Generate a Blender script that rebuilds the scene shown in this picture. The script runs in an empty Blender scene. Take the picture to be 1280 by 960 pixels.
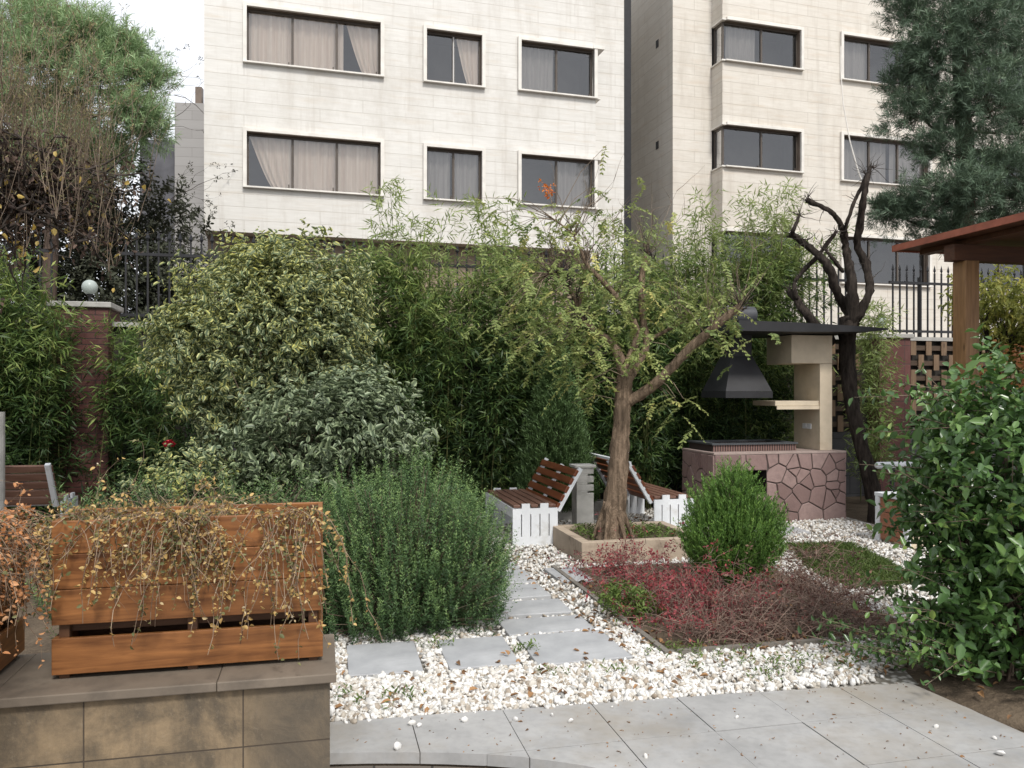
import bpy, math, random
import numpy as np
from mathutils import Vector, Matrix
R = math.radians
random.seed(7)
rng = np.random.default_rng(11)
S = bpy.context.scene
COL = S.collection

# ------------------------------------------------------------------ camera, sky, sun, exposure
F, YH, H = 1030.0, 490.0, 1.65        # focal length and horizon in pixels of a 1280 wide picture, eye height
cam = bpy.data.cameras.new('camera')
cam.sensor_width = 36
cam.lens = 36 * F / 1280
cam.shift_y = (YH - 480) / 1280
cam.clip_start = 0.05
cam.clip_end = 2000
camo = bpy.data.objects.new('camera', cam)
COL.objects.link(camo)
camo.location = (0, 0, H)
camo.rotation_euler = (R(90), 0, 0)
S.camera = camo
SUN_EL, SUN_AZ = R(50), R(158)        # azimuth clockwise from +Y
w = bpy.data.worlds.new('World')
S.world = w
w.use_nodes = True
nt = w.node_tree
sky = nt.nodes.new('ShaderNodeTexSky')
sky.sky_type = 'NISHITA'
sky.sun_disc = False
sky.sun_elevation = SUN_EL
sky.sun_rotation = SUN_AZ
sky.dust_density = 4.0
sky.air_density = 1.0
sky.ozone_density = 1.0
hs = nt.nodes.new('ShaderNodeHueSaturation')
hs.inputs['Saturation'].default_value = 0.32
nt.links.new(sky.outputs[0], hs.inputs['Color'])
# bright thin overcast: cloud sheets mixed over the clear sky
tc = nt.nodes.new('ShaderNodeTexCoord')
cn = nt.nodes.new('ShaderNodeTexNoise'); cn.inputs['Scale'].default_value = 2.2; cn.inputs['Detail'].default_value = 6
nt.links.new(tc.outputs['Generated'], cn.inputs['Vector'])
cr = nt.nodes.new('ShaderNodeValToRGB')
cr.color_ramp.elements[0].position = .30; cr.color_ramp.elements[0].color = (.45, .45, .45, 1)
cr.color_ramp.elements[1].position = .62; cr.color_ramp.elements[1].color = (.95, .95, .95, 1)
nt.links.new(cn.outputs['Fac'], cr.inputs[0])
cm = nt.nodes.new('ShaderNodeMix'); cm.data_type = 'RGBA'
nt.links.new(cr.outputs[0], cm.inputs[0])
nt.links.new(hs.outputs[0], cm.inputs[6])
cm.inputs[7].default_value = (5.3, 5.45, 5.75, 1)
nt.links.new(cm.outputs[2], nt.nodes['Background'].inputs['Color'])
nt.nodes['Background'].inputs['Strength'].default_value = 0.15
sl = bpy.data.lights.new('sun', 'SUN')
sl.energy = 2.0
sl.angle = R(10)
sl.color = (1.0, 0.965, 0.91)
so = bpy.data.objects.new('sun', sl)
COL.objects.link(so)
sd = Vector((math.sin(SUN_AZ) * math.cos(SUN_EL), math.cos(SUN_AZ) * math.cos(SUN_EL), math.sin(SUN_EL)))
so.rotation_euler = sd.to_track_quat('Z', 'Y').to_euler()
so.location = sd * 40
S.view_settings.view_transform = 'Standard'
S.view_settings.look = 'None'
S.view_settings.gamma = 1
S.view_settings.exposure = 0.64
S.render.engine = 'CYCLES'

# ------------------------------------------------------------------ coordinates
A = R(13)
def P(px, py, d):
    return np.array(((px - 640) / F * d, d, H - (py - YH) / F * d))
def G(px, py, z=0.0):
    d = F * (H - z) / (py - YH)
    return P(px, py, d)
def UV(u, v, z=0.0):                   # garden grid: u to the right, v to the back
    return np.array((u * math.cos(A) - v * math.sin(A), u * math.sin(A) + v * math.cos(A), z))
def toUV(p):
    return (p[0] * math.cos(A) + p[1] * math.sin(A), -p[0] * math.sin(A) + p[1] * math.cos(A))

# ------------------------------------------------------------------ materials
class N:
    def __init__(s, name):
        s.m = bpy.data.materials.new(name)
        s.m.use_nodes = True
        s.t = s.m.node_tree
        s.b = s.t.nodes['Principled BSDF']
        s.out = s.t.nodes['Material Output']
    def n(s, typ, **kw):
        x = s.t.nodes.new('ShaderNode' + typ)
        for k, v in kw.items():
            setattr(x, k, v)
        return x
    def l(s, a, b):
        s.t.links.new(a, b)
    def val(s, x, key, v):
        if hasattr(v, 'default_value') or isinstance(v, bpy.types.NodeSocket):
            s.l(v, x.inputs[key])
        else:
            x.inputs[key].default_value = v
    def coord(s, scale=(1, 1, 1), kind='Object'):
        c = s.n('TexCoord')
        m = s.n('Mapping')
        m.inputs['Scale'].default_value = scale
        s.l(c.outputs[kind], m.inputs['Vector'])
        return m.outputs[0]
    def wallcoord(s, off=(0, 0)):      # (x+y, z) so courses run round corners
        c = s.n('TexCoord')
        q = s.n('SeparateXYZ')
        s.l(c.outputs['Object'], q.inputs[0])
        a = s.math('ADD', q.outputs[0], q.outputs[1])
        a = s.math('ADD', a, off[0])
        b = s.math('ADD', q.outputs[2], off[1])
        k = s.n('CombineXYZ')
        s.l(a, k.inputs[0]); s.l(b, k.inputs[1])
        return k.outputs[0]
    def noise(s, vec, scale=5, detail=5, rough=.55, dist=0):
        x = s.n('TexNoise')
        s.l(vec, x.inputs['Vector'])
        x.inputs['Scale'].default_value = scale
        x.inputs['Detail'].default_value = detail
        x.inputs['Roughness'].default_value = rough
        x.inputs['Distortion'].default_value = dist
        return x.outputs['Fac']
    def ramp(s, fac, stops):
        x = s.n('ValToRGB')
        e = x.color_ramp.elements
        while len(e) < len(stops):
            e.new(0.5)
        for i, (p, c) in enumerate(stops):
            e[i].position = p
            e[i].color = (*c, 1) if len(c) == 3 else c
        s.l(fac, x.inputs[0])
        return x.outputs[0]
    def mix(s, fac, a, b, mode='MIX'):
        x = s.n('Mix', data_type='RGBA', blend_type=mode)
        for i, v in ((0, fac), (6, a), (7, b)):
            if isinstance(v, bpy.types.NodeSocket):
                s.l(v, x.inputs[i])
            else:
                x.inputs[i].default_value = v if i == 0 else (*v, 1)
        return x.outputs[2]
    def math(s, op, a, b=0.0, c=None):
        x = s.n('Math', operation=op)
        for i, v in enumerate((a, b) if c is None else (a, b, c)):
            if isinstance(v, bpy.types.NodeSocket):
                s.l(v, x.inputs[i])
            else:
                x.inputs[i].default_value = v
        return x.outputs[0]
    def rng(s, fac, a, b, lo=0.0, hi=1.0):
        x = s.n('MapRange')
        s.l(fac, x.inputs[0])
        for i, v in ((1, a), (2, b), (3, lo), (4, hi)):
            x.inputs[i].default_value = v
        return x.outputs[0]
    def bump(s, h, strength=.3, dist=.01):
        x = s.n('Bump')
        x.inputs['Strength'].default_value = strength
        x.inputs['Distance'].default_value = dist
        s.l(h, x.inputs['Height'])
        s.l(x.outputs[0], s.b.inputs['Normal'])
    def fin(s, col, rough=.7, spec=.3, metal=0):
        s.val(s.b, 'Base Color', col if isinstance(col, bpy.types.NodeSocket) else (*col, 1))
        s.val(s.b, 'Roughness', rough)
        s.b.inputs['Specular IOR Level'].default_value = spec
        s.b.inputs['Metallic'].default_value = metal
        return s.m

def m_plain(name, c, rough=.7, var=.25, scale=8, bump=.15, bdist=.004, spec=.3, metal=0, stretch=(1, 1, 1), dirt=None):
    g = N(name)
    v = g.coord(stretch)
    f = g.noise(v, scale, 6)
    lo = tuple(x * (1 - var) for x in c)
    hi = tuple(min(1, x * (1 + var)) for x in c)
    col = g.ramp(f, [(.3, lo), (.7, hi)])
    if dirt:
        f2 = g.noise(g.coord(), dirt[1], 8, .65)
        col = g.mix(g.rng(f2, dirt[2], dirt[2] + .2), col, dirt[0])
    g.bump(g.noise(v, scale * 6, 4), bump, bdist)
    return g.fin(col, rough, spec, metal)

def m_wood(name, c1, c2, rough=.45, axis='x', scale=1.0):
    g = N(name)
    st = {'x': (1.2, 14, 14), 'y': (14, 1.2, 14), 'z': (14, 14, 1.2)}[axis]
    v = g.coord(tuple(x * scale for x in st))
    f = g.noise(v, 2.2, 8, .6, .6)
    f2 = g.noise(g.coord(tuple(x * scale for x in {'x': (.5, 3, 6.6), 'y': (3, .5, 6.6), 'z': (3, 3, .5)}[axis])), 1.4, 3)
    col = g.ramp(f, [(.28, c1), (.5, tuple((a + b) / 2 for a, b in zip(c1, c2))), (.72, c2)])
    dk = tuple(x * .35 for x in c1)
    col = g.mix(g.rng(f2, .55, .8, 0, .6), col, dk)
    knot = g.n('TexVoronoi')
    g.l(g.coord(tuple(x * scale for x in {'x': (2.2, 6.6, 6.6), 'y': (6.6, 2.2, 6.6), 'z': (6.6, 6.6, 2.2)}[axis])), knot.inputs['Vector'])
    knot.inputs['Scale'].default_value = 1.0
    col = g.mix(g.rng(knot.outputs['Distance'], .05, .13, .75, 0), col, dk)
    g.bump(f, .25, .003)
    return g.fin(col, rough, .35)

def m_leaf(name, stops, rough=.5, trans=.3, edge=None, espread=(.45, .7), spec=.3):
    g = N(name)
    a = g.n('Attribute', attribute_name='rnd')
    col = g.ramp(a.outputs['Fac'], stops)
    if edge:
        e = g.n('Attribute', attribute_name='edge')
        f = g.rng(e.outputs['Fac'], *espread)
        if len(edge) == 2:                # rim colour differs from leaf to leaf
            ec = g.mix(a.outputs['Fac'], edge[0], edge[1])
        else:
            ec = g.mix(0.0, edge[0], edge[0])
        col = g.mix(f, col, ec)
    g.fin(col, rough, spec)
    if trans:
        t = g.n('BsdfTranslucent')
        g.l(col, t.inputs['Color'])
        mx = g.n('MixShader')
        mx.inputs[0].default_value = trans
        g.l(g.b.outputs[0], mx.inputs[1])
        g.l(t.outputs[0], mx.inputs[2])
        g.l(mx.outputs[0], g.out.inputs['Surface'])
    return g.m

def m_clad(name, c1, c2, mortar, bw, rh, ms=.006, off=(0, 0), offset=.5, streak=.3, warm=None, rough=.6, bd=.006, stain=None, drips=None):
    g = N(name)
    v = g.wallcoord(off)
    b = g.n('TexBrick', offset=offset)
    g.l(v, b.inputs['Vector'])
    for k, x in (('Color1', (0, 0, 0, 1)), ('Color2', (1, 1, 1, 1)), ('Mortar', (.5, .5, .5, 1)), ('Scale', 1), ('Mortar Size', ms),
                 ('Mortar Smooth', .1), ('Bias', 0), ('Brick Width', bw), ('Row Height', rh)):
        b.inputs[k].default_value = x
    m = g.n('Mapping')
    m.inputs['Scale'].default_value = (1.2, 9, 1)
    g.l(v, m.inputs['Vector'])
    f = g.noise(m.outputs[0], 1.6, 8, .65, .4)
    tint = g.math('ADD', g.math('MULTIPLY', b.outputs['Color'], 1 - streak), g.math('MULTIPLY', g.rng(f, .25, .75), streak))
    col = g.mix(tint, c1, c2)
    if warm:
        col = g.mix(g.rng(g.noise(m.outputs[0], .7, 3), .55, .75, 0, .55), col, warm)
    if stain:
        f3 = g.noise(g.coord((1, 1, .45)), stain[1], 9, .7)
        col = g.mix(g.rng(f3, stain[2], stain[2] + .22, 0, stain[3]), col, stain[0])
    if drips:
        m2 = g.n('Mapping'); m2.inputs['Scale'].default_value = (3.2, .22, 1); g.l(v, m2.inputs['Vector'])
        col = g.mix(g.rng(g.noise(m2.outputs[0], 1.3, 7, .7), .53, .78, 0, drips[1]), col, drips[0])
    col = g.mix(b.outputs['Fac'], col, mortar)
    h = g.math('SUBTRACT', g.math('MULTIPLY', f, .25), b.outputs['Fac'])
    g.bump(h, .5, bd)
    return g.fin(col, rough, .3)

# ------------------------------------------------------------------ mesh helpers
def nrm(a):
    a = np.asarray(a, float)
    return a / np.maximum(np.linalg.norm(a, axis=-1, keepdims=True), 1e-9)

def link(name, me, mat, parent=None):
    o = bpy.data.objects.new(name, me)
    COL.objects.link(o)
    if mat is not None:
        me.materials.append(mat)
    if parent is not None:
        o.parent = parent
    return o

def tag(o, label, cat, group=None):
    o['label'] = label
    o['category'] = cat
    if group:
        o['group'] = group
    return o

def thing(name, label, cat, loc=(0, 0, 0), rotz=0.0, group=None):
    o = bpy.data.objects.new(name, None)
    COL.objects.link(o)
    o.empty_display_size = .2
    o.location = tuple(float(x) for x in loc)
    o.rotation_euler = (0, 0, rotz)
    return tag(o, label, cat, group)

def dup(root, loc, rotz, label, group=None):
    r = root.copy(); COL.objects.link(r)
    r.location = tuple(float(x) for x in loc); r.rotation_euler = (0, 0, rotz)
    r['label'] = label
    if group:
        r['group'] = group
    for ch in list(root.children):
        c = ch.copy(); COL.objects.link(c); c.parent = r
        for gch in ch.children:
            d = gch.copy(); COL.objects.link(d); d.parent = c
    return r

class MB:
    def __init__(s):
        s.v = []; s.f = []
    def add(s, vs, fs):
        o = len(s.v)
        s.v += [tuple(map(float, x)) for x in vs]
        s.f += [tuple(i + o for i in f) for f in fs]
        return s
    def box(s, x0, x1, y0, y1, z0, z1, M=None):
        vs = [(x, y, z) for z in (z0, z1) for y in (y0, y1) for x in (x0, x1)]
        if M is not None:
            vs = [M @ Vector(q) for q in vs]
        return s.add(vs, [(0, 2, 3, 1), (4, 5, 7, 6), (0, 1, 5, 4), (2, 6, 7, 3), (0, 4, 6, 2), (1, 3, 7, 5)])
    def quad(s, a, b, c, d):
        return s.add([a, b, c, d], [(0, 1, 2, 3)])
    def bar(s, a, b, wx, wz, up=(0, 0, 1)):     # rectangular bar between two points
        a = np.array(a, float); b = np.array(b, float)
        d = nrm(b - a); x = nrm(np.cross(d, up)); z = np.cross(x, d)
        vs = [p + x * i * wx / 2 + z * j * wz / 2 for p in (a, b) for j in (-1, 1) for i in (-1, 1)]
        return s.add(vs, [(0, 1, 3, 2), (4, 6, 7, 5), (0, 4, 5, 1), (2, 3, 7, 6), (0, 2, 6, 4), (1, 5, 7, 3)])
    def prism(s, poly, z0, z1):
        n = len(poly)
        vs = [(*p[:2], z0) for p in poly] + [(*p[:2], z1) for p in poly]
        fs = [tuple(range(n - 1, -1, -1)), tuple(range(n, 2 * n))] + [(i, (i + 1) % n, n + (i + 1) % n, n + i) for i in range(n)]
        return s.add(vs, fs)
    def tube(s, pts, rad, k=8, wob=0.0, cap=True):
        pts = [np.array(p, float) for p in pts]
        n = len(pts)
        vs = []
        ref = np.array((.3, .9, .2))
        for i in range(n):
            d = nrm(pts[min(i + 1, n - 1)] - pts[max(i - 1, 0)])
            x = nrm(np.cross(d, ref)); y = np.cross(d, x)
            for j in range(k):
                a = 2 * math.pi * j / k
                r = rad[i] * (1 + (rng.normal() * wob if wob else 0))
                vs.append(pts[i] + (x * math.cos(a) + y * math.sin(a)) * r)
        fs = [(i * k + j, i * k + (j + 1) % k, (i + 1) * k + (j + 1) % k, (i + 1) * k + j) for i in range(n - 1) for j in range(k)]
        if cap:
            fs += [tuple(range(k - 1, -1, -1)), tuple((n - 1) * k + j for j in range(k))]
        return s.add(vs, fs)
    def lathe(s, c, prof, k=20):
        vs = []
        for r, z in prof:
            for j in range(k):
                a = 2 * math.pi * j / k
                vs.append((c[0] + r * math.cos(a), c[1] + r * math.sin(a), c[2] + z))
        n = len(prof)
        fs = [(i * k + j, i * k + (j + 1) % k, (i + 1) * k + (j + 1) % k, (i + 1) * k + j) for i in range(n - 1) for j in range(k)]
        fs += [tuple(range(k - 1, -1, -1)), tuple((n - 1) * k + j for j in range(k))]
        return s.add(vs, fs)
    def build(s, name, mat, parent=None, smooth=False, bevel=0.0, rel=None):
        v = s.v
        if rel is not None:
            v = [(a - rel[0], b - rel[1], c - rel[2]) for a, b, c in v]
        me = bpy.data.meshes.new(name)
        me.from_pydata(v, [], s.f)
        if smooth:
            me.polygons.foreach_set('use_smooth', [True] * len(me.polygons))
        me.update()
        o = link(name, me, mat, parent)
        if bevel:
            b = o.modifiers.new('bevel', 'BEVEL')
            b.width = bevel; b.segments = 2; b.limit_method = 'ANGLE'
        return o

def np_mesh(name, V, Fc, mat, parent=None, smooth=False, attrs=None):
    """V (n,3); Fc (m,k) all faces the same size"""
    me = bpy.data.meshes.new(name)
    m, k = Fc.shape
    me.vertices.add(len(V)); me.vertices.foreach_set('co', np.ascontiguousarray(V, dtype=np.float32).ravel())
    me.loops.add(m * k); me.loops.foreach_set('vertex_index', np.ascontiguousarray(Fc, dtype=np.int32).ravel())
    me.polygons.add(m)
    me.polygons.foreach_set('loop_start', np.arange(0, m * k, k, dtype=np.int32))
    if smooth:
        me.polygons.foreach_set('use_smooth', np.ones(m, dtype=bool))
    for an, av in (attrs or {}).items():
        at = me.attributes.new(an, 'FLOAT', 'POINT')
        at.data.foreach_set('value', np.ascontiguousarray(av, dtype=np.float32))
    me.update(calc_edges=True)
    me.validate()
    return link(name, me, mat, parent)

def leaves(name, L, mat, parent=None, rel=(0, 0, 0), shape='leaf', fold=.25, curl=.15):
    """L = dict of arrays p, d, n, l, w, r"""
    p = L['p'] - np.array(rel); d = nrm(L['d']); n = L['n']; l = L['l'][:, None]; ww = L['w'][:, None]; r = L['r']
    s = nrm(np.cross(d, n)); n = np.cross(s, d)
    m = len(p)
    if shape == 'leaf':
        up = n * ww * fold
        dn = -n * l * curl
        vs = np.stack([p, p + d * l * .3 + s * ww * .5 + up, p + d * l * .68 + s * ww * .42 + up + dn * .4, p + d * l + dn,
                       p + d * l * .68 - s * ww * .42 + up + dn * .4, p + d * l * .3 - s * ww * .5 + up], 1)
        b = np.arange(m)[:, None] * 6
        fs = np.concatenate([b + np.array([[0, 1, 2, 3]]), b + np.array([[0, 3, 4, 5]])], 0)
        e = np.tile(np.array([0, 1, 1, 0, 1, 1.0]), m)
        return np_mesh(name, vs.reshape(-1, 3), fs, mat, parent, True, {'rnd': np.repeat(r, 6), 'edge': e})
    vs = np.stack([p, p + d * l * .45 + s * ww * .5, p + d * l - n * l * curl, p + d * l * .45 - s * ww * .5], 1)
    b = np.arange(m)[:, None] * 4
    return np_mesh(name, vs.reshape(-1, 3), b + np.array([[0, 1, 2, 3]]), mat, parent, False, {'rnd': np.repeat(r, 4)})

def sticks(name, a, b, r0, r1, mat, parent=None, rel=(0, 0, 0), r=None):
    a = np.asarray(a) - np.array(rel); b = np.asarray(b) - np.array(rel)
    m = len(a)
    r0 = np.broadcast_to(np.asarray(r0, float), (m,))[:, None]; r1 = np.broadcast_to(np.asarray(r1, float), (m,))[:, None]
    d = nrm(b - a)
    x = nrm(np.cross(d, np.array((.31, .52, .19)))); y = np.cross(d, x)
    vs = []
    for q, rr in ((a, r0), (b, r1)):
        for k in range(3):
            t = 2 * math.pi * k / 3
            vs.append(q + (x * math.cos(t) + y * math.sin(t)) * rr)
    V = np.stack(vs, 1).reshape(-1, 3)
    o = np.arange(m)[:, None] * 6
    Fc = np.concatenate([o + np.array([[k, (k + 1) % 3, 3 + (k + 1) % 3, 3 + k]]) for k in range(3)], 0)
    rr = np.repeat(rng.random(m) if r is None else r, 6)
    return np_mesh(name, V, Fc, mat, parent, True, {'rnd': rr})

def rnd3(n):
    return nrm(rng.normal(size=(n, 3)))

def lump(dirs, seed, freq=3.0):
    q = np.random.default_rng(seed)
    out = np.zeros(len(dirs))
    for k in range(6):
        w_ = q.normal(size=3) * freq * (1 + k * .35)
        out += np.sin(dirs @ w_ + q.random() * 6.28) / (1 + k * .5)
    return out / 2.2

def shell(ells, n, depth=.25, amp=.15, seed=1, zmin=0.02, freq=3.0, gap=None):
    """points spread through the outer layer of a union of ellipsoids: (cx,cy,cz,rx,ry,rz[,weight])"""
    ps, ns = [], []
    wts = np.array([(e[3] * e[4] + e[4] * e[5] + e[3] * e[5]) * (e[6] if len(e) > 6 else 1) for e in ells])
    cnt = (wts / wts.sum() * n * 1.6).astype(int)
    for i, e in enumerate(ells):
        d = rnd3(cnt[i])
        c = np.array(e[:3]); rr = np.array(e[3:6])
        k = 1 + amp * lump(d, seed + i, freq)
        k = k * (1 - depth * rng.random(cnt[i]) ** 1.5)
        p = c + d * rr * k[:, None]
        ok = p[:, 2] > zmin
        for j, e2 in enumerate(ells):
            if j != i:
                q = (p - np.array(e2[:3])) / np.array(e2[3:6])
                ok &= np.linalg.norm(q, axis=1) > 1 - depth * 1.4
        ps.append(p[ok]); ns.append(nrm(d[ok] / rr))
    p = np.concatenate(ps); q = np.concatenate(ns)
    if gap:                            # thin the crown out in patches
        ok = lump(p * gap[0], seed + 77, 1.0) + rng.normal(size=len(p)) * .25 > gap[1]
        p, q = p[ok], q[ok]
    idx = rng.permutation(len(p))[:n]
    return p[idx], q[idx]

def sprig(p, d, length, k, l, wd, spread=.6, droop=0.0, lv=.25, rnd=None, t0=.1, tip=0.0, upn=.7):
    """k leaves along each sprig of direction d"""
    n = len(p)
    length = np.broadcast_to(np.asarray(length, float), (n,))
    d = nrm(d)
    x = nrm(np.cross(d, np.array((.21, .17, .95)) + rng.normal(size=(n, 3)) * .2)); y = np.cross(d, x)
    t = np.linspace(t0, 1, k)[None, :] + rng.normal(size=(n, k)) * .02
    ph = rng.random((n, 1)) * 6.28 + np.arange(k)[None, :] * 2.4 + rng.normal(size=(n, k)) * .3
    side = x[:, None] * np.cos(ph)[..., None] + y[:, None] * np.sin(ph)[..., None]
    pos = p[:, None] + d[:, None] * (t * length[:, None])[..., None]
    ld = nrm(d[:, None] * (1 - spread) + side * spread + np.array((0, 0, -droop)))
    nn = nrm(np.array((0, 0, upn)) + side * -.2 + d[:, None] * .3 + rng.normal(size=(n, k, 3)) * .6)
    sc = 1 + rng.normal(size=(n, k)) * lv
    sc = np.clip(sc, .4, 1.8)
    if tip:
        sc = sc * (1 - tip * np.clip(t, 0, 1))
    r = np.clip((rng.random((n, 1)) if rnd is None else rnd[:, None]) * .6 + rng.random((n, k)) * .4, 0, 1)
    return dict(p=pos.reshape(-1, 3), d=ld.reshape(-1, 3), n=nn.reshape(-1, 3), l=(l * sc).ravel(), w=(wd * sc).ravel(), r=r.ravel(), t=np.broadcast_to(t, (n, k)).ravel())

def cat(*Ls):
    return {k: np.concatenate([q[k] for q in Ls]) for k in Ls[0]}

def inpoly(pt, poly):
    x, y = pt; c = False
    for i in range(len(poly)):
        x1, y1 = poly[i][:2]; x2, y2 = poly[i - 1][:2]
        if (y1 > y) != (y2 > y) and x < (x2 - x1) * (y - y1) / (y2 - y1) + x1:
            c = not c
    return c

def struct(o):
    o['kind'] = 'structure'
    return o

# ------------------------------------------------------------------ material library
M_trav = m_clad('travertine_cladding', (.55, .53, .49), (.69, .672, .637), (.46, .43, .385), 3.0, .335, .006, offset=.37, streak=.75, warm=(.55, .485, .40), stain=((.42, .385, .335), .6, .50, .6), drips=((.42, .38, .33), .6))
M_trav_w = m_clad('beige_travertine', (.53, .485, .42), (.67, .635, .575), (.42, .375, .32), 3.0, .335, .006, offset=.41, streak=.72, warm=(.54, .45, .355), stain=((.41, .365, .305), .6, .5, .6), drips=((.41, .36, .30), .65))
M_trav_d = m_clad('grey_cladding', (.27, .26, .25), (.33, .32, .31), (.2, .19, .18), 1.3, .36, .006)
M_brown = m_plain('brown_stone', (.24, .185, .135), .7, .3, 4)
M_trim = m_plain('window_trim', (.66, .63, .58), .5, .1, 4)
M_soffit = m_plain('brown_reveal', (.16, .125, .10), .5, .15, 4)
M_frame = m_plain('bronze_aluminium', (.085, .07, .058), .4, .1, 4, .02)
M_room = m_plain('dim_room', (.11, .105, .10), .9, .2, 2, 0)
M_blind = m_plain('grey_blind', (.36, .345, .335), .8, .12, 3, 0, stretch=(6, 1, .2))
M_alu = m_plain('light_aluminium', (.45, .44, .42), .4, .1, 4, .02)
g = N('curtain_cloth')
cf = g.noise(g.coord((9, 1, .3)), 2.2, 4)
M_curt = g.fin(g.ramp(cf, [(.3, (.68, .57, .49)), (.7, (.82, .74, .66))]), .85, .1)
g = N('window_glass')
tr = g.n('BsdfTransparent'); tr.inputs['Color'].default_value = (.84, .83, .81, 1)
gl = g.n('BsdfGlossy'); gl.inputs['Roughness'].default_value = .03; gl.inputs['Color'].default_value = (.86, .87, .89, 1)
lw = g.n('LayerWeight'); lw.inputs['Blend'].default_value = .35
mx = g.n('MixShader')
g.l(g.math('ADD', g.math('MULTIPLY', lw.outputs['Fresnel'], .6), .09), mx.inputs[0])
g.l(tr.outputs[0], mx.inputs[1]); g.l(gl.outputs[0], mx.inputs[2]); g.l(mx.outputs[0], g.out.inputs['Surface'])
M_glass = g.m
M_iron = m_plain('black_iron', (.018, .018, .02), .5, .2, 10, .05)
M_redbrick = m_clad('red_brick_slips', (.065, .026, .022), (.115, .046, .038), (.035, .022, .02), .32, .075, .006, streak=.4, stain=((.10, .06, .05), 2.0, .5, .5), bd=.01)
M_maroon = m_clad('maroon_stone', (.085, .034, .03), (.135, .054, .046), (.06, .04, .035), .42, .30, .006, offset=0, streak=.5, stain=((.20, .12, .11), 3.0, .5, .5))
M_cap = m_plain('cap_stone', (.34, .33, .31), .7, .2, 6)
M_globe = m_plain('milky_globe', (.32, .36, .34), .35, .05, 6, 0)
M_dkwall = m_clad('dark_granite', (.035, .035, .038), (.06, .06, .062), (.02, .02, .02), .6, .3, .006, streak=.5)
M_weave = m_wood('woven_slats', (.11, .068, .04), (.21, .14, .085), .6, 'z')
g = N('weathered_stone_tiles')
wv_ = g.wallcoord((.33, .142))
bk = g.n('TexBrick', offset=0); g.l(wv_, bk.inputs['Vector'])
for k_, x_ in (('Color1', (0, 0, 0, 1)), ('Color2', (1, 1, 1, 1)), ('Mortar', (.5, .5, .5, 1)), ('Scale', 1), ('Mortar Size', .0035), ('Mortar Smooth', .3), ('Bias', 0), ('Brick Width', .63), ('Row Height', .262)):
    bk.inputs[k_].default_value = x_
oc = g.coord()
na = g.noise(oc, 2.6, 12, .74, .5); nb_ = g.noise(g.coord((1, 1, .35)), 5, 10, .7); nc_ = g.noise(oc, 38, 6, .7)
tc_ = g.ramp(na, [(.30, (.07, .058, .046)), (.44, (.15, .115, .076)), (.56, (.25, .185, .115)), (.72, (.37, .27, .16))])
tc_ = g.mix(g.math('MULTIPLY', bk.outputs['Color'], .35), tc_, (.085, .072, .056))
tc_ = g.mix(g.rng(nb_, .48, .70, 0, .75), tc_, (.055, .05, .043))
tc_ = g.mix(g.rng(nc_, .56, .72, 0, .55), tc_, (.26, .21, .15))
gx = g.n('SeparateXYZ'); g.l(oc, gx.inputs[0])
tc_ = g.mix(g.math('MULTIPLY', g.rng(g.math('ADD', gx.outputs[0], g.math('MULTIPLY', na, .5)), -.10, .05), .55), tc_, (.06, .056, .05))   # darker towards the right end of the wall
tc_ = g.mix(bk.outputs['Fac'], tc_, (.07, .055, .042))
g.bump(g.math('SUBTRACT', g.math('MULTIPLY', nc_, .5), bk.outputs['Fac']), .6, .008)
M_retain = g.fin(tc_, .8, .2)
M_coping = m_plain('coping_stone', (.16, .13, .10), .7, .2, 4, .3, .004, dirt=((.09, .075, .06), 3, .5))
g = N('paving_concrete')
pv = g.coord()
f1 = g.noise(pv, 1.6, 9, .65); f2 = g.noise(pv, 24, 5)
pc = g.ramp(f1, [(.28, (.22, .218, .214)), (.52, (.315, .311, .304)), (.75, (.375, .368, .355))])
pc = g.mix(g.rng(f2, .45, .75, 0, .35), pc, (.19, .19, .185))
pc = g.mix(g.rng(g.noise(pv, .7, 6, .7), .48, .70, 0, .75), pc, (.235, .20, .15))
g.bump(f2, .15, .003)
M_pave = g.fin(pc, .62, .35)
M_joint = m_plain('joint_dirt', (.11, .10, .088), .9, .2, 20)
M_riser = m_clad('riser_stone', (.10, .085, .07), (.17, .145, .12), (.05, .045, .04), .26, .6, .006, offset=0, streak=.5)
g = N('slate_slab')
pv = g.coord()
f1 = g.noise(pv, 3, 9, .65); f2 = g.noise(g.coord((2, 9, 2)), 5, 6)
pc = g.ramp(f1, [(.3, (.26, .266, .275)), (.7, (.41, .415, .42))])
pc = g.mix(g.rng(f2, .5, .7, 0, .35), pc, (.30, .30, .30))
g.bump(f2, .2, .004)
M_slab = g.fin(pc, .55, .35)
g = N('garden_soil')
pv = g.coord()
f1 = g.noise(pv, 3, 9, .7); f2 = g.noise(pv, 40, 6)
pc = g.ramp(f1, [(.3, (.05, .038, .028)), (.7, (.13, .10, .07))])
pc = g.mix(g.rng(f2, .5, .75, 0, .5), pc, (.19, .145, .10))
g.bump(f2, .8, .02)
M_soil = g.fin(pc, .9, .1)
g = N('gravel_bed')
pv = g.coord()
vo = g.n('TexVoronoi'); g.l(pv, vo.inputs['Vector']); vo.inputs['Scale'].default_value = 26
pc = g.ramp(vo.outputs['Distance'], [(.15, (.62, .60, .56)), (.6, (.16, .145, .12))])
M_gbed = g.fin(pc, .8, .2)
M_court = m_plain('courtyard_stone', (.22, .21, .20), .7, .2, 2)
g = N('white_pebble')
a = g.n('Attribute', attribute_name='rnd')
pc = g.ramp(a.outputs['Fac'], [(0, (.24, .19, .14)), (.14, (.42, .38, .32)), (.38, (.56, .545, .51)), (.88, (.67, .66, .64)), (.94, (.25, .245, .23)), (1, (.33, .25, .17))])
pc = g.mix(g.rng(g.noise(g.coord(), 60, 4), .5, .75, 0, .3), pc, (.50, .46, .40))
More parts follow.
